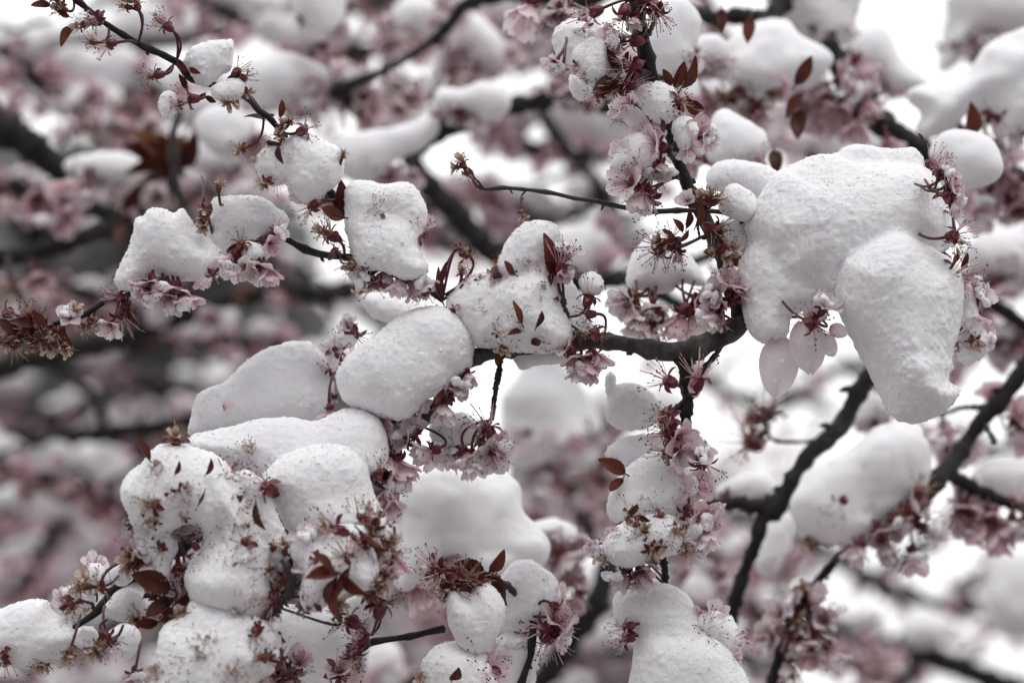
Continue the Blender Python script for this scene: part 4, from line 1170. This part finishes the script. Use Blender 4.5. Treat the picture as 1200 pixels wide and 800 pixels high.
# lower left tangle
many('''
207 513 w 110 40 1.0; 206 514 s 90 50 1.2; 178 590 w 180 60 .9; 180 592 s 170 60 1.1; 268 557 s 130 30 1.4 285 586; 275 562 c 100 30 1.2 285 586; 302 556 w 160 40 .9; 310 570 c 150 30 1.5 300 588; 296 528 w 100 60 .9; 290 535 c 90 60 1; 282 578 s -40 40 1.3; 275 590 s 200 50 1.2
248 613 c 175 20 1.4 285 600; 258 616 s -10 30 1.3; 240 616 w 180 20 1.1; 286 634 s 90 60 1.2; 288 640 w -90 40 .8; 270 659 w 180 40 1.2; 285 663 s -20 40 1.1; 258 676 w 20 60 .7; 236 648 c -40 50 1.3; 228 655 w -100 50 1.0; 220 662 w 190 40 .9; 208 672 c -90 40 1.2; 216 684 w -80 40 .9
160 654 w 170 40 1.3; 166 648 o 30 40 .9; 155 662 w 190 40 1.1; 150 645 c 120 40 1.0; 172 660 h -70 40 .9; 106 675 w 130 40 1.1; 98 686 w 170 30 1.1; 112 682 s 150 30 1.2; 86 708 w 190 30 1.1; 92 700 w 150 40 1.1; 84 710 s -30 30 1.2; 110 664 o 80 30 .8; 118 690 s -90 30 1.0
104 706 w -120 40 .9; 76 700 o 170 40 .7; 6 773 s -60 30 1.4; 2 764 s 160 30 1.4; 48 774 w -90 30 1.1; 54 778 w -110 30 .9; 88 754 s -100 40 1.2; 80 766 w -110 30 1.0; 118 756 w -120 20 1.1 122 742; 126 748 s -40 20 1.1 126 726; 112 762 w -150 30 .9; 130 756 c -70 30 .9
236 757 w 120 50 1.2; 240 766 w 60 40 1.0; 226 772 s 170 50 1.4; 216 780 s 200 40 1.3; 190 792 w 190 40 1.2; 200 798 w -70 40 1.0; 275 784 w 30 50 1.2; 260 782 w 170 40 1.1; 246 752 w 80 30 .9; 268 792 s -40 40 1.1; 284 700 c 40 50 .9
335 640 w 100 40 .9; 341 645 h 40 40 .6; 315 668 w 180 70 .7; 332 694 s 180 30 1.3; 318 706 c -150 30 1.1; 300 745 s -80 30 1.2; 318 712 c 120 40 1.0; 306 770 w 180 40 1.0; 312 772 c -120 40 1.1
310 790 O 150 50 1.1; 325 796 O 60 50 1.0; 336 790 c 90 60 1.4; 345 792 s 30 40 1.3; 320 778 h 130 30 .9; 330 772 c 80 50 1.1; 350 778 O 60 40 .9
393 622 c 165 30 1.5; 384 620 w 170 40 .9; 420 604 s 100 40 1.3; 428 600 w 40 40 .8; 442 612 c 60 40 1.5; 436 618 s -120 40 1.2; 456 634 w 30 30 1.0; 452 642 s -40 30 1.2; 462 652 H -60 30 1.0; 455 662 h -100 30 1.0; 408 652 c 80 60 1.4; 404 656 o 90 60 .6
448 660 h -90 30 .9; 440 682 w 100 40 .9; 432 698 w 110 30 1.1; 446 708 s 85 10 1.5 436 744; 460 706 s -20 20 .5; 408 726 s 150 10 1.4 427 742; 396 720 w 100 40 .9
''', 1.045)
for i in range(70):
    x, y = RB.uniform(150, 335), RB.uniform(535, 795)
    if y < 640 and x > 300: continue
    blossom(x, y, RB.choice('sswwwchO'), RB.uniform(0, 360), RB.uniform(20, 80), RB.uniform(.6, 1.1), d=1.045)
for i in range(26):
    blossom(RB.uniform(350, 462), RB.uniform(625, 720), RB.choice('swwcho'), RB.uniform(0, 360), RB.uniform(20, 80), RB.uniform(.6, 1.1), d=1.03)
for i in range(26):
    blossom(RB.uniform(530, 660), RB.uniform(290, 405), RB.choice('swwch'), RB.uniform(0, 360), RB.uniform(20, 80), RB.uniform(.5, .9), d=1.095)
many('''
446 708 c 95 10 1.3 436 744; 408 752 s 190 10 1.5 426 758; 416 765 s -120 10 1.3 424 760; 424 746 c 120 30 1.1; 418 756 c 170 40 1.0; 428 740 s 60 30 .8; 400 788 o 100 40 .9; 396 786 c 30 50 1.4; 385 790 w 190 40 1.0; 412 770 s -60 20 1.1
''', 1.09)
many('''
508 664 c 150 50 1.4; 516 670 c -160 50 1.4; 525 684 w 150 50 1.2; 532 688 s -40 40 1.5; 540 672 s 80 50 1.3; 548 676 s 20 40 1.5; 556 680 s 170 50 1.4; 520 692 w -120 40 .9; 568 778 c 60 60 1.6; 574 784 O 0 50 .9; 500 796 w 170 50 1.1; 560 770 O 90 60 .7
''', 1.09)
many('''
637 738 c -160 20 1.6 625 722; 650 728 O 60 30 1.2 632 738; 656 738 o -20 20 1.2 632 738; 645 750 c -60 20 1.4 630 738; 608 752 H -70 25 1.3; 614 760 h -100 20 1.2; 600 760 O -120 40 1.1; 588 770 O -90 50 1.2; 596 780 O 120 50 1.1; 580 760 h 150 40 1.0; 648 700 O 20 20 .9; 654 712 c -20 20 1.0
610 745 s -50 30 1.2; 576 750 O -100 50 1
''', 1.11)
many('''
738 352 o -150 30 1.25; 745 362 h -100 20 1.3; 758 372 h -110 20 1.35; 765 362 o -90 50 1.1; 772 378 s -60 20 1.7; 762 366 s 150 30 1.6; 800 368 H -100 15 1.5; 810 370 H -75 15 1.5; 762 386 h -70 20 1.0; 818 350 O -30 30 1.1; 828 348 s 20 20 1.8; 744 346 w 170 50 1.0; 738 345 w 60 60 .8
''', 1.15)
many('''
620 6 h -95 30 1.7; 655 16 o -90 40 1.5; 664 10 o 150 30 1.2; 648 22 h -100 30 1.2
''', 1.2)
# leaves in focus
for a in [(647,324,92,62,16,38),(604,322,150,34,25,35),(578,300,-20,30,30,20),(628,384,80,28,20,62),(612,388,190,22,20,40),(508,336,70,40,10,60),(518,352,118,50,8,55),(520,346,40,20,5,50),
          (395,244,75,42,10,40),(404,255,170,45,20,20),(402,282,160,30,30,30),(328,138,80,26,10,40),(309,140,160,28,5,60),(312,168,-10,28,40,30),(326,170,-85,30,30,50),(208,70,-50,26,20,30),
          (222,80,-30,18,20,20),(218,105,120,24,10,40),(240,114,-10,22,10,30),(82,20,170,26,20,30),(86,30,-120,36,20,30),(60,6,190,30,20,30),(160,3,160,34,20,30),
          (50,388,120,36,20,40),(22,392,140,40,20,30),(70,384,-60,30,20,30),(150,350,-70,50,20,60),(40,382,160,34,20,30),
          (722,84,110,36,20,30),(730,98,-150,46,20,40),(722,92,200,40,30,40),(715,100,-110,30,30,20),(790,104,75,42,15,30),(798,104,62,50,10,50),(786,102,120,30,20,20),(805,112,-50,38,10,50),(812,118,-40,20,10,30),
          (800,272,120,24,20,30),(804,268,90,30,20,40),(815,266,70,36,20,50),(790,280,150,24,20,40),(835,265,10,26,10,30),(795,284,60,24,10,60),(792,282,200,20,10,20),
          (775,140,-60,26,20,40),(733,555,150,44,10,20),(730,560,-120,34,20,30),(722,552,120,30,20,20),(738,606,80,30,20,30),(722,612,-30,40,40,20),(748,604,-20,20,20,20),
          (805,606,120,26,10,40),(176,540,140,34,15,60),(205,556,60,18,20,50),(241,556,60,22,20,60),(240,575,-90,24,15,60),
          (200,690,160,52,15,20),(204,700,-130,44,15,30),(208,706,30,40,10,30),(192,695,-70,40,20,40),(186,728,-160,34,20,30),(168,700,40,24,20,40),
          (338,660,-90,36,20,40),(345,668,-70,26,20,40),(332,672,60,26,20,40),
          (396,672,178,40,25,40),(394,676,-95,48,20,50),(388,672,120,36,15,60),(400,674,-45,40,25,40),(392,680,-120,30,20,50),(410,664,-90,40,10,60),(420,620,-40,44,5,75),(300,590,-80,34,20,60),
          (574,670,55,40,20,30),(574,674,-150,48,20,20),(576,676,-45,54,25,20),(572,672,-110,44,20,40),(568,670,165,50,20,20),(580,680,-70,40,30,30),(560,672,130,28,20,30),(530,796,70,34,40,20),(648,318,-100,20,10,30),
          (520,455,-100,30,10,40),(1126,318,95,30,10,40),(1082,166,120,14,10,30)]:
    d = 1.09
    if a[0] < 460 and a[1] > 500: d = 1.04
    leaf(*a[:6], d=None if d == 1.09 else d)
for a in [(612,380,122,38,15,55),(590,408,-95,34,20,30),(622,402,20,26,30,10),(848,296,190,36,10,20),(852,298,-30,30,10,30),(236,262,80,40,20,40),(272,782,70,40,10,30),(240,756,100,36,10,30)]:
    leaf(*a[:6], kind='o')

# ================================================================== blossoms and leaves behind the focus
many('''
905 745 o 190 40 1.1; 915 720 o 150 40 1.1; 945 735 O -20 40 1.1; 962 728 o 60 40 1.1; 938 752 o -90 40 1.2; 972 760 h -60 20 1.2; 925 776 h -100 20 1.1; 940 692 w 90 40 1.2; 952 708 h 70 30 1.2; 930 708 o 130 40 1.0; 958 745 c -30 30 1.5; 920 742 c 180 30 1.4; 900 752 O 200 40 1.0; 932 728 w 0 60 1.2; 928 790 c -70 20 1.4; 915 806 O -110 30 1.1; 950 765 O -90 30 1.1
970 725 c 30 30 1.3; 946 694 w 130 30 .9
''', 1.255)
many('''
985 600 O -100 50 1.2; 1000 612 O -80 40 1.3; 1015 618 o -90 40 1.3; 1030 620 O -60 30 1.2; 1035 636 h -70 20 1.2; 1008 640 h -100 20 1.2; 1000 628 O -120 30 1.2; 1050 612 O -50 40 1.2; 1042 600 O -60 60 1.1; 970 618 O -110 50 1.1; 1066 596 o 30 30 1.3; 1072 612 c -60 20 1.5; 1084 618 h -10 20 1.3; 1070 648 H -90 20 1.3 1068 600; 1078 600 s 40 20 1.5; 1072 584 s 70 20 1.5; 1020 600 O -80 60 1.1; 950 636 w -100 30 1.2
1080 575 s 60 20 1.5; 1062 606 s 200 20 1.6; 990 620 s -110 30 1.3
''', 1.25)
for a in [(1140,160,95,44,40,10),(938,128,-95,42,20,20),(940,110,-130,36,20,30),(908,178,-90,34,40,10),(846,10,-90,30,20,20),(880,20,-100,34,20,20),(932,100,60,40,20,20)]:
    leaf(*a[:6], d=1.24)
for a in [(204,196,132,70,20,50),(205,192,96,52,30,60),(204,198,152,66,20,30),(203,202,172,60,30,60),(207,194,70,60,20,70),(208,198,52,48,25,40),(204,200,160,46,40,20),(202,206,190,40,30,50),(204,190,112,44,40,30),(206,204,30,30,40,20)]:
    leaf(*a[:6], d=1.46, kind='l' if a[2] not in (132, 96) else 'o')
for a in [(70,232,170,44,20,20),(150,250,-80,50,20,30),(145,245,60,40,20,30)]:
    leaf(*a[:6], d=1.5)
many('''
1125 602 H -95 20 1.4; 1138 606 H -85 20 1.5; 1150 615 h -110 20 1.3; 1165 620 H -80 20 1.6; 1185 610 H -100 20 1.4; 1160 600 O -90 40 1.3; 1200 612 O -80 30 1.3; 1132 592 O -100 40 1.2
''', 1.30)
many('''
875 518 s 180 20 2.2 900 515; 880 490 s 150 20 1.6 898 505; 896 478 s 90 20 1.6; 904 486 w 60 30 1.3; 890 512 w -120 20 1.3
1190 490 O 60 30 1.5; 1196 506 H -90 30 1.4; 1105 520 O 120 40 1.3; 1120 526 O -60 40 1.2; 1162 466 O 90 30 1.1
''', 1.32)
many('''
880 118 s 170 40 1.8; 862 108 s 140 40 1.8; 890 122 s -20 40 1.6; 850 116 w 160 40 1.3; 868 124 O -90 40 1.3; 838 122 O 190 40 1.3; 905 108 w 0 40 1.2; 820 130 O 180 40 1.2; 945 105 s 0 30 1.8; 1010 118 H -60 30 1.5; 1000 105 O -30 40 1.5; 1020 128 s 20 30 1.7; 985 128 O -120 40 1.5; 968 118 H -100 30 1.4
1000 140 H -90 30 1.5; 985 92 O 30 40 1.4; 1005 72 H -60 20 1.4; 1165 130 s 60 30 1.8; 1172 142 c -90 30 1.6; 1155 172 h -100 20 1.4; 1175 176 O -60 30 1.4; 1170 205 O -90 30 1.5; 1190 215 O -100 40 1.6; 1160 228 H -100 30 1.5; 1185 238 O -60 30 1.6; 1150 250 O -110 40 1.4; 1200 250 s -30 30 1.8; 1040 165 O -90 30 1.2
''', 1.34)
def under(px0, px1, py0, py1, n, d, kinds='OoHos', sc=1.3):
    for i in range(n):
        blossom(RB.uniform(px0, px1), RB.uniform(py0, py1), RB.choice(kinds), RB.uniform(-150, -30) if RB.random() < .8 else RB.uniform(0, 360), RB.uniform(0, 60), sc * RB.uniform(.85, 1.2), d=d)
for a in [(100,180,115,160,14,1.62),(90,150,130,175,6,1.66),(60,110,215,270,9,1.47),(110,190,205,245,9,1.52),(20,60,220,250,3,1.5),(330,372,90,135,8,1.48),(398,440,90,135,8,1.47),(420,480,95,140,9,1.5),(440,520,110,150,5,1.55),(480,520,15,50,7,1.55),(440,470,18,50,5,1.55),(520,570,50,100,12,1.58),(570,600,60,90,4,1.6),(500,560,0,20,3,1.6),
          (620,700,300,335,8,1.62),(700,730,255,300,4,1.6),(600,720,500,570,26,1.62),(660,720,560,620,8,1.64),(600,640,20,60,6,1.58),(640,700,95,125,8,1.45),(820,850,655,700,6,1.45),(805,845,690,725,5,1.45),(440,480,775,800,5,1.56),(625,680,630,650,5,1.29),(640,680,650,700,7,1.31),
          (1100,1140,560,600,4,1.32),(1160,1200,380,440,8,1.46),(1130,1170,320,350,3,1.44),(1140,1190,40,70,6,1.58),(930,985,120,150,6,1.35),(800,830,160,200,3,1.25),(270,340,330,370,5,1.74),(180,260,340,390,4,1.74),(0,60,130,160,3,1.6)]:
    under(a[0], a[1], a[2], a[3], a[4], a[5])
blossom(42, 318, 'O', -80, 20, 1.5, d=1.47); blossom(46, 330, 'H', -90, 20, 1.4, d=1.47); blossom(15, 338, 's', 200, 10, 1.6, d=1.47)

# blossoms half buried in the softer heaps behind the focus
for c in CL:
    if c['d'] < 1.2 or c['d'] > 1.7: continue
    P = parse(c['lobes'][0][0]); cx, cy = P.mean(0); hx, hy = np.ptp(P[:, 0]) / 2, np.ptp(P[:, 1]) / 2
    for i in range(5):
        blossom(cx + RB.uniform(-.75, .75) * hx, cy + RB.uniform(.25, .95) * hy, RB.choice('OoHsso'), RB.uniform(-150, -30), RB.uniform(10, 60), RB.uniform(1.0, 1.35), d=c['d'])

# fallen bits lying on snow
def lying(name, label, cat, px, py, ang, L, d, m, W=.8):
    dep, on = place_depth(px, py, d)
    me, a, t, s = petal(px, py, ang, L, d, 20, m, W)
    x = Vector(wdir((math.cos(a), math.sin(a), .25))).normalized(); n = Vector(wdir((0, .45, .9))); n = (n - x * n.dot(x)).normalized()
    o = link(name, me); o.matrix_world = Matrix.Translation(Vector(wpt(px, py, dep - .0012))) @ Matrix((x, n.cross(x), n)).transposed().to_4x4()
    tag(o, label, cat)
lying('fallen_petal', 'single cream petal lying on the sloping snow slab', 'petal', 262, 479, 20, 17, 1.12, PETAL, .9)
lying('bud_scale', 'ochre bud scale lying on the lower left snow mass', 'bud scale', 240, 685, 5, 17, 1.045, TAN, .3)

# ================================================================== blurred branches of the background
PR = np.random.default_rng(5)
LUMPS = []
for i in range(7):
    lob = []
    for q in range(4):
        n = 9; a = np.linspace(0, 2 * math.pi, n, endpoint=False)
        rr = PR.uniform(.7, 1.2, n); cx = 600 + (q - 1.5) * PR.uniform(18, 34); cy = 400 + PR.uniform(-16, 14); w_ = PR.uniform(1.0, 1.6); R0 = PR.uniform(20, 36)
        lob.append((np.stack([cx + np.cos(a) * rr * R0 * w_, cy + np.sin(a) * rr * R0 * np.where(np.sin(a) > 0, .6, 1)], 1), PR.uniform(-14, 14), 60))
    V, Q, info = snow_field(lob, 1.5, .0024, 900 + i)
    LUMPS.append(mesh_np('snow_clump', (V - np.array([0, V[:, 1].min(), 0])) @ CAMM.T, Q, [SNOW_SOFT]))
def back_branch(label, pts, nsnow, nblos, where, sc=1.0, pink='OHOHss'):
    pts = [(p[0], p[1], p[2], p[3] * 1.15) for p in pts]
    b = branch(label, pts, nub=False, group='blurred background branches', name='branch')
    P = b['P']; n = len(P)
    for i in range(6):       # fine side shoots
        j = int(RB.uniform(.05, .95) * (n - 1)); x, y, dd, rr = P[j]; sg = RB.choice((-1, 1)); q = RB.uniform(40, 110); al = RB.uniform(.4, 1.2)
        twig(b, [(x, y, dd, rr * .45), (x + sg * q * .4, y - q * .3 * al, dd + RB.uniform(-.03, .03), rr * .38), (x + sg * q, y - q * al * .7, dd + RB.uniform(-.08, .08), rr * .25)])
    for i in range(nsnow):
        j = int((i + RB.uniform(.2, .8)) / nsnow * (n - 1)); p = b['W'][j]
        o = link('snow_clump', LUMPS[RB.randrange(7)], p + np.array([RB.uniform(-.01, .01), RB.uniform(-.02, .02), -.004]))
        s = sc * RB.uniform(.7, 1.5); o.scale = (s * RB.uniform(.8, 1.4), s, s * RB.uniform(.7, 1.1)); o.rotation_euler = (0, RB.uniform(-.35, .35), RB.uniform(-.5, .5) + RB.choice((0, math.pi)))
        tag(o, 'out of focus snow clump ' + where, 'snow clump', 'blurred snow clumps ' + where)
    for i in range(nblos):
        j = RB.randrange(n); k = kpx(P[j, 2])
        px = P[j, 0] + RB.gauss(0, 14); py = P[j, 1] + RB.gauss(8, 14)
        p = wpt(px, py, P[j, 2] + RB.uniform(-.05, .05))
        kind = RB.choice(pink); b['count'] = b.get('count', 0) + 1
        if b['count'] > 96: break
        a, t = RB.uniform(0, 6.28), RB.uniform(-.6, 1.2)
        q = frame(wdir((math.cos(a) * math.cos(t), math.sin(a) * math.cos(t), math.sin(t))), RB.uniform(0, 6.28))
        M = Matrix.Translation(Vector(p - b['o0'])) @ q.to_4x4() @ Matrix.Scale(RB.uniform(.85, 1.15), 4)
        if kind in 'OHoh':
            o = link('blossom', COR[{'O': 'pinkopen', 'H': 'pinkhalf', 'o': 'open', 'h': 'half'}[kind]][RB.randrange(6)], parent=b['o']); link('calyx', CAL[RB.randrange(4)], parent=o)
        else:
            o = link('spent_blossom', CAL[RB.randrange(4)], parent=b['o'])
        o.matrix_local = M
    return b
BB = back_branch
BB('background branch level across the upper left, behind the thin twig', [(-60,92,2.6,8),(60,104,2.6,8),(160,116,2.6,8),(280,118,2.6,8),(380,128,2.65,7)], 5, 60, 'along the upper left background')
BB('background branch close to the top edge at left', [(-60,50,2.2,9),(60,58,2.2,9),(180,50,2.2,9),(300,28,2.2,9),(430,4,2.2,9),(520,-20,2.2,8)], 5, 60, 'along the top left background')
BB('background upright limb at upper left', [(146,-40,3.0,9),(150,40,3.0,9),(155,120,3.0,9),(150,220,3.0,9),(170,330,3.0,10)], 2, 40, 'beside the upper left background limb')
BB('background branch rising through the pink blur at lower left', [(20,700,2.4,8),(80,600,2.4,8),(170,520,2.4,8),(300,450,2.4,8),(420,425,2.4,7)], 6, 80, 'in the pink blur at lower left', 1.1)
BB('background branch low behind the left snow ledge', [(-60,610,2.8,9),(60,585,2.8,9),(150,630,2.8,9),(240,600,2.8,9),(330,560,2.8,8)], 6, 80, 'low behind the left ledge', 1.2)
BB('background branch slanting up from the bottom left corner', [(-40,820,2.5,8),(60,770,2.5,8),(150,720,2.5,8),(260,650,2.5,8)], 4, 60, 'near the bottom left corner', 1.1)
BB('background branch of pink blossoms behind the lower middle', [(540,790,2.3,8),(610,650,2.3,8),(690,560,2.3,8),(730,480,2.3,7)], 4, 80, 'behind the lower middle', 1.0)
BB('background branch running behind the top middle', [(380,-20,2.4,8),(480,30,2.4,8),(600,70,2.4,8),(720,60,2.4,8),(840,90,2.4,7)], 5, 80, 'behind the top middle', 1.1)
BB('background branch behind the diagonal grey limb', [(420,200,2.6,8),(520,290,2.6,8),(640,270,2.6,8),(740,210,2.6,8)], 3, 50, 'behind the diagonal limb', 1.0)
BB('background branch fading in the lower right corner', [(1040,830,3.0,8),(1100,740,3.0,8),(1150,670,3.0,7),(1230,640,3.0,7)], 2, 60, 'in the lower right corner background', .9)
BB('background branch below the drooping slab', [(560,830,2.7,8),(680,770,2.7,8),(800,760,2.7,8),(930,790,2.7,8)], 4, 50, 'below the bottom slab', 1.1)
BB('background branch behind the cone shaped clump', [(-40,380,2.9,8),(80,370,2.9,8),(200,300,2.9,8),(330,310,2.9,8),(460,390,2.9,8)], 4, 70, 'behind the cone shaped clump', 1.0)
BB('background branch through the dim left middle', [(-40,560,3.3,9),(90,470,3.3,9),(230,450,3.3,9),(400,500,3.3,8)], 4, 80, 'in the dim left middle', 1.1)
BB('background branch behind the right snow heap', [(1000,690,3.2,7),(1080,640,3.2,7),(1160,560,3.2,6),(1240,540,3.2,6)], 1, 12, 'behind the right snow heap', .7)

for lab, pts, ns, nb, wh, sc in [
 ('background branch arching across the upper middle', [(420,140,1.95,8),(520,110,1.95,8),(640,180,1.95,8),(760,170,1.95,7)], 5, 60, 'in the upper middle background', 1.3),
 ('background branch behind the top of the upright stem', [(560,40,1.8,8),(680,60,1.8,8),(800,130,1.8,8),(920,160,1.8,8),(1000,240,1.8,7)], 6, 70, 'behind the top of the upright stem', 1.25),
 ('background branch behind the two upper right heaps', [(820,-10,2.1,8),(880,110,2.1,8),(980,180,2.1,8),(1100,230,2.1,8),(1240,230,2.1,8)], 6, 70, 'behind the upper right heaps', 1.3),
 ('background branch filling the gap right of the tall clump', [(480,250,1.9,8),(570,230,1.9,8),(660,280,1.9,8),(760,290,1.9,8)], 5, 50, 'right of the tall clump', 1.2),
 ('background branch under the twig of withered blossoms', [(-40,360,2.0,8),(80,340,2.0,8),(220,390,2.0,8),(340,410,2.0,8)], 6, 90, 'under the withered blossoms', 1.2),
 ('background branch above the cone shaped clump', [(-40,210,1.95,8),(90,230,1.95,8),(210,220,1.95,8),(330,260,1.95,8)], 6, 80, 'above the cone shaped clump', 1.2),
 ('background branch at the far left below the level limb', [(-40,540,1.95,8),(70,560,1.95,8),(160,600,1.95,7)], 4, 60, 'at far left below the level limb', 1.2),
 ('background branch between the left tangle and the domed heap', [(330,640,1.9,7),(420,650,1.9,7),(500,700,1.9,7),(560,740,1.9,7)], 4, 40, 'between tangle and domed heap', 1.2),
 ('background branch crossing behind the snow balls', [(600,600,1.95,8),(700,590,1.95,8),(800,640,1.95,8),(880,650,1.95,7)], 5, 60, 'behind the snow balls', 1.2),
 ('background branch beneath the right forked branch', [(770,740,2.0,8),(860,710,2.0,8),(960,760,2.0,8),(1060,800,2.0,8)], 5, 60, 'beneath the right forked branch', 1.2),
 ('background branch along the right edge', [(1120,420,2.0,7),(1160,340,2.0,7),(1200,280,2.0,7),(1260,260,2.0,7)], 3, 50, 'along the right edge', 1.1),
 ('background branch sinking through the pale gap at lower right', [(860,600,2.5,7),(960,640,2.5,7),(1060,700,2.5,7),(1230,720,2.5,7)], 4, 40, 'in the pale gap at lower right', .9),
 ('background branch across the pale gap right of centre', [(800,420,2.6,6),(900,480,2.6,6),(1000,430,2.6,6),(1100,520,2.6,6),(1230,520,2.6,6)], 3, 26, 'in the pale gap right of centre', .8),
 ('background branch at the upper left behind the rusty leaves', [(-40,20,1.85,8),(80,120,1.85,8),(170,110,1.85,8),(280,150,1.85,8),(400,240,1.85,8)], 7, 90, 'behind the rusty leaves', 1.2),
 ('background branch hugging the top edge left of centre', [(200,-20,1.9,8),(320,40,1.9,8),(430,60,1.9,8),(560,20,1.9,8),(700,-10,1.9,8)], 6, 80, 'hugging the top edge left of centre', 1.25)]:
    BB(lab, pts, max(2, ns - 2), nb + 25, wh, sc * .8, 'OHOHOsss')

# ================================================================== trees standing further off
def far_tree(name, label, base, height, seed, dens=1.0, blossoms=True):
    r = random.Random(seed); rn = np.random.default_rng(seed)
    root = bpy.data.objects.new(name, None); COL.objects.link(root); root.location = base
    tag(root, label, 'tree', 'trees standing beyond the branches')
    g = Geo(); tips = []
    def grow(p, d, l, rad, lev):
        n = 5; P = [p]
        for i in range(n):
            d = d + Vector((r.gauss(0, .13), r.gauss(0, .13), r.gauss(.03, .08))); d.normalize(); P.append(P[-1] + d * l / n)
        add_tube(g, [tuple(q) for q in P], np.linspace(rad, rad * .62, n + 1), 6, 0)
        if lev >= 2: tips.extend(P[1:])
        if lev >= 4: return
        for i in range(r.choice((2, 3, 3)) if lev else 5):
            a = r.uniform(0, 6.28); k = r.uniform(.5, 1.0)
            nd = (d + Vector((math.cos(a), math.sin(a), r.uniform(-.2, .5))) * r.uniform(.6, 1.1)).normalized()
            grow(P[int(len(P) * k) - 1 if k < 1 else -1].copy(), nd, l * r.uniform(.62, .82), rad * .55, lev + 1)
    grow(Vector((0, 0, -.05)), Vector((r.uniform(-.1, .1), 0, 1)), height * .3, height * .02, 0)
    link('trunk', g.mesh('trunk', [BARK]), parent=root)
    T = np.array([t[:] for t in tips])
    def lumps(nm, m, N, lo, hi, flat, off):
        V = []; F = []; n = 0; v0, f0 = ICO2 if nm == 'snow' else ico(1)
        for i in range(N):
            p = T[r.randrange(len(T))] + rn.normal(0, .05, 3) + np.array([0, 0, off])
            s = r.uniform(lo, hi); vv = v0 * (1 + rn.normal(0, .12, (len(v0), 1))) * s * np.array([r.uniform(.8, 1.6), r.uniform(.8, 1.6), flat])
            V.append(vv + p); F.append(f0 + n); n += len(vv)
        o = link(nm, mesh_np(nm, np.concatenate(V), np.concatenate(F), [m]), parent=root); tag(o, kind='stuff')
    lumps('blossom', FARPINK, int(1500 * dens), .012, .035, .9, -.02)
    lumps('snow', SNOW_SOFT, int(260 * dens), .03, .075, .55, .02)
    return root
def ground_at(px, d): 
    p = wpt(px, 400, d); return (p[0], p[1], 0)
far_tree('cherry_tree', 'nearest blurred pink tree filling the left background', ground_at(150, 5.0), 3.2, 1, 1.2)
far_tree('cherry_tree', 'second blurred tree behind the far left edge', ground_at(-250, 6.5), 3.4, 2, 1.0)
far_tree('cherry_tree', 'dim tree far behind the left middle', ground_at(330, 8.0), 4.2, 3, 1.2)
far_tree('cherry_tree', 'dim tree far behind the top middle', ground_at(560, 11.0), 4.6, 4, .8)
far_tree('cherry_tree', 'pale low tree far off beyond the right edge', ground_at(1330, 9.0), 3.2, 5, .8)

def hedge():
    r = np.random.default_rng(12); g = []; F = []; n = 0; v0, f0 = ico(1)
    m, nn, b = mat('far_wood')
    q = ramp(nn, noise(nn, .9, 4).outputs['Fac'], [(.35, (.07, .075, .07)), (.6, (.16, .155, .155)), (.74, (.5, .49, .49))])
    nn.links.new(q.outputs[0], b.inputs['Base Color']); b.inputs['Roughness'].default_value = .9
    for i in range(1500):
        px = r.uniform(-1400, 560); d = r.uniform(22, 30)
        top = 6.5 * (1 - max(0, (px - 250) / 420) ** 1.2)
        if top <= .5: continue
        z = r.uniform(0, 1) ** .8 * top; p = wpt(px, 400, d); s = r.uniform(.2, .5)
        V = v0 * (1 + r.normal(0, .2, (len(v0), 1))) * s + np.array([p[0], p[1], z]); g.append(V); F.append(f0 + n); n += len(V)
    o = link('distant_wood', mesh_np('distant_wood', np.concatenate(g), np.concatenate(F), [m], False)); tag(o, 'far grey mass of trees behind the left half', 'wood', kind='stuff')
hedge()
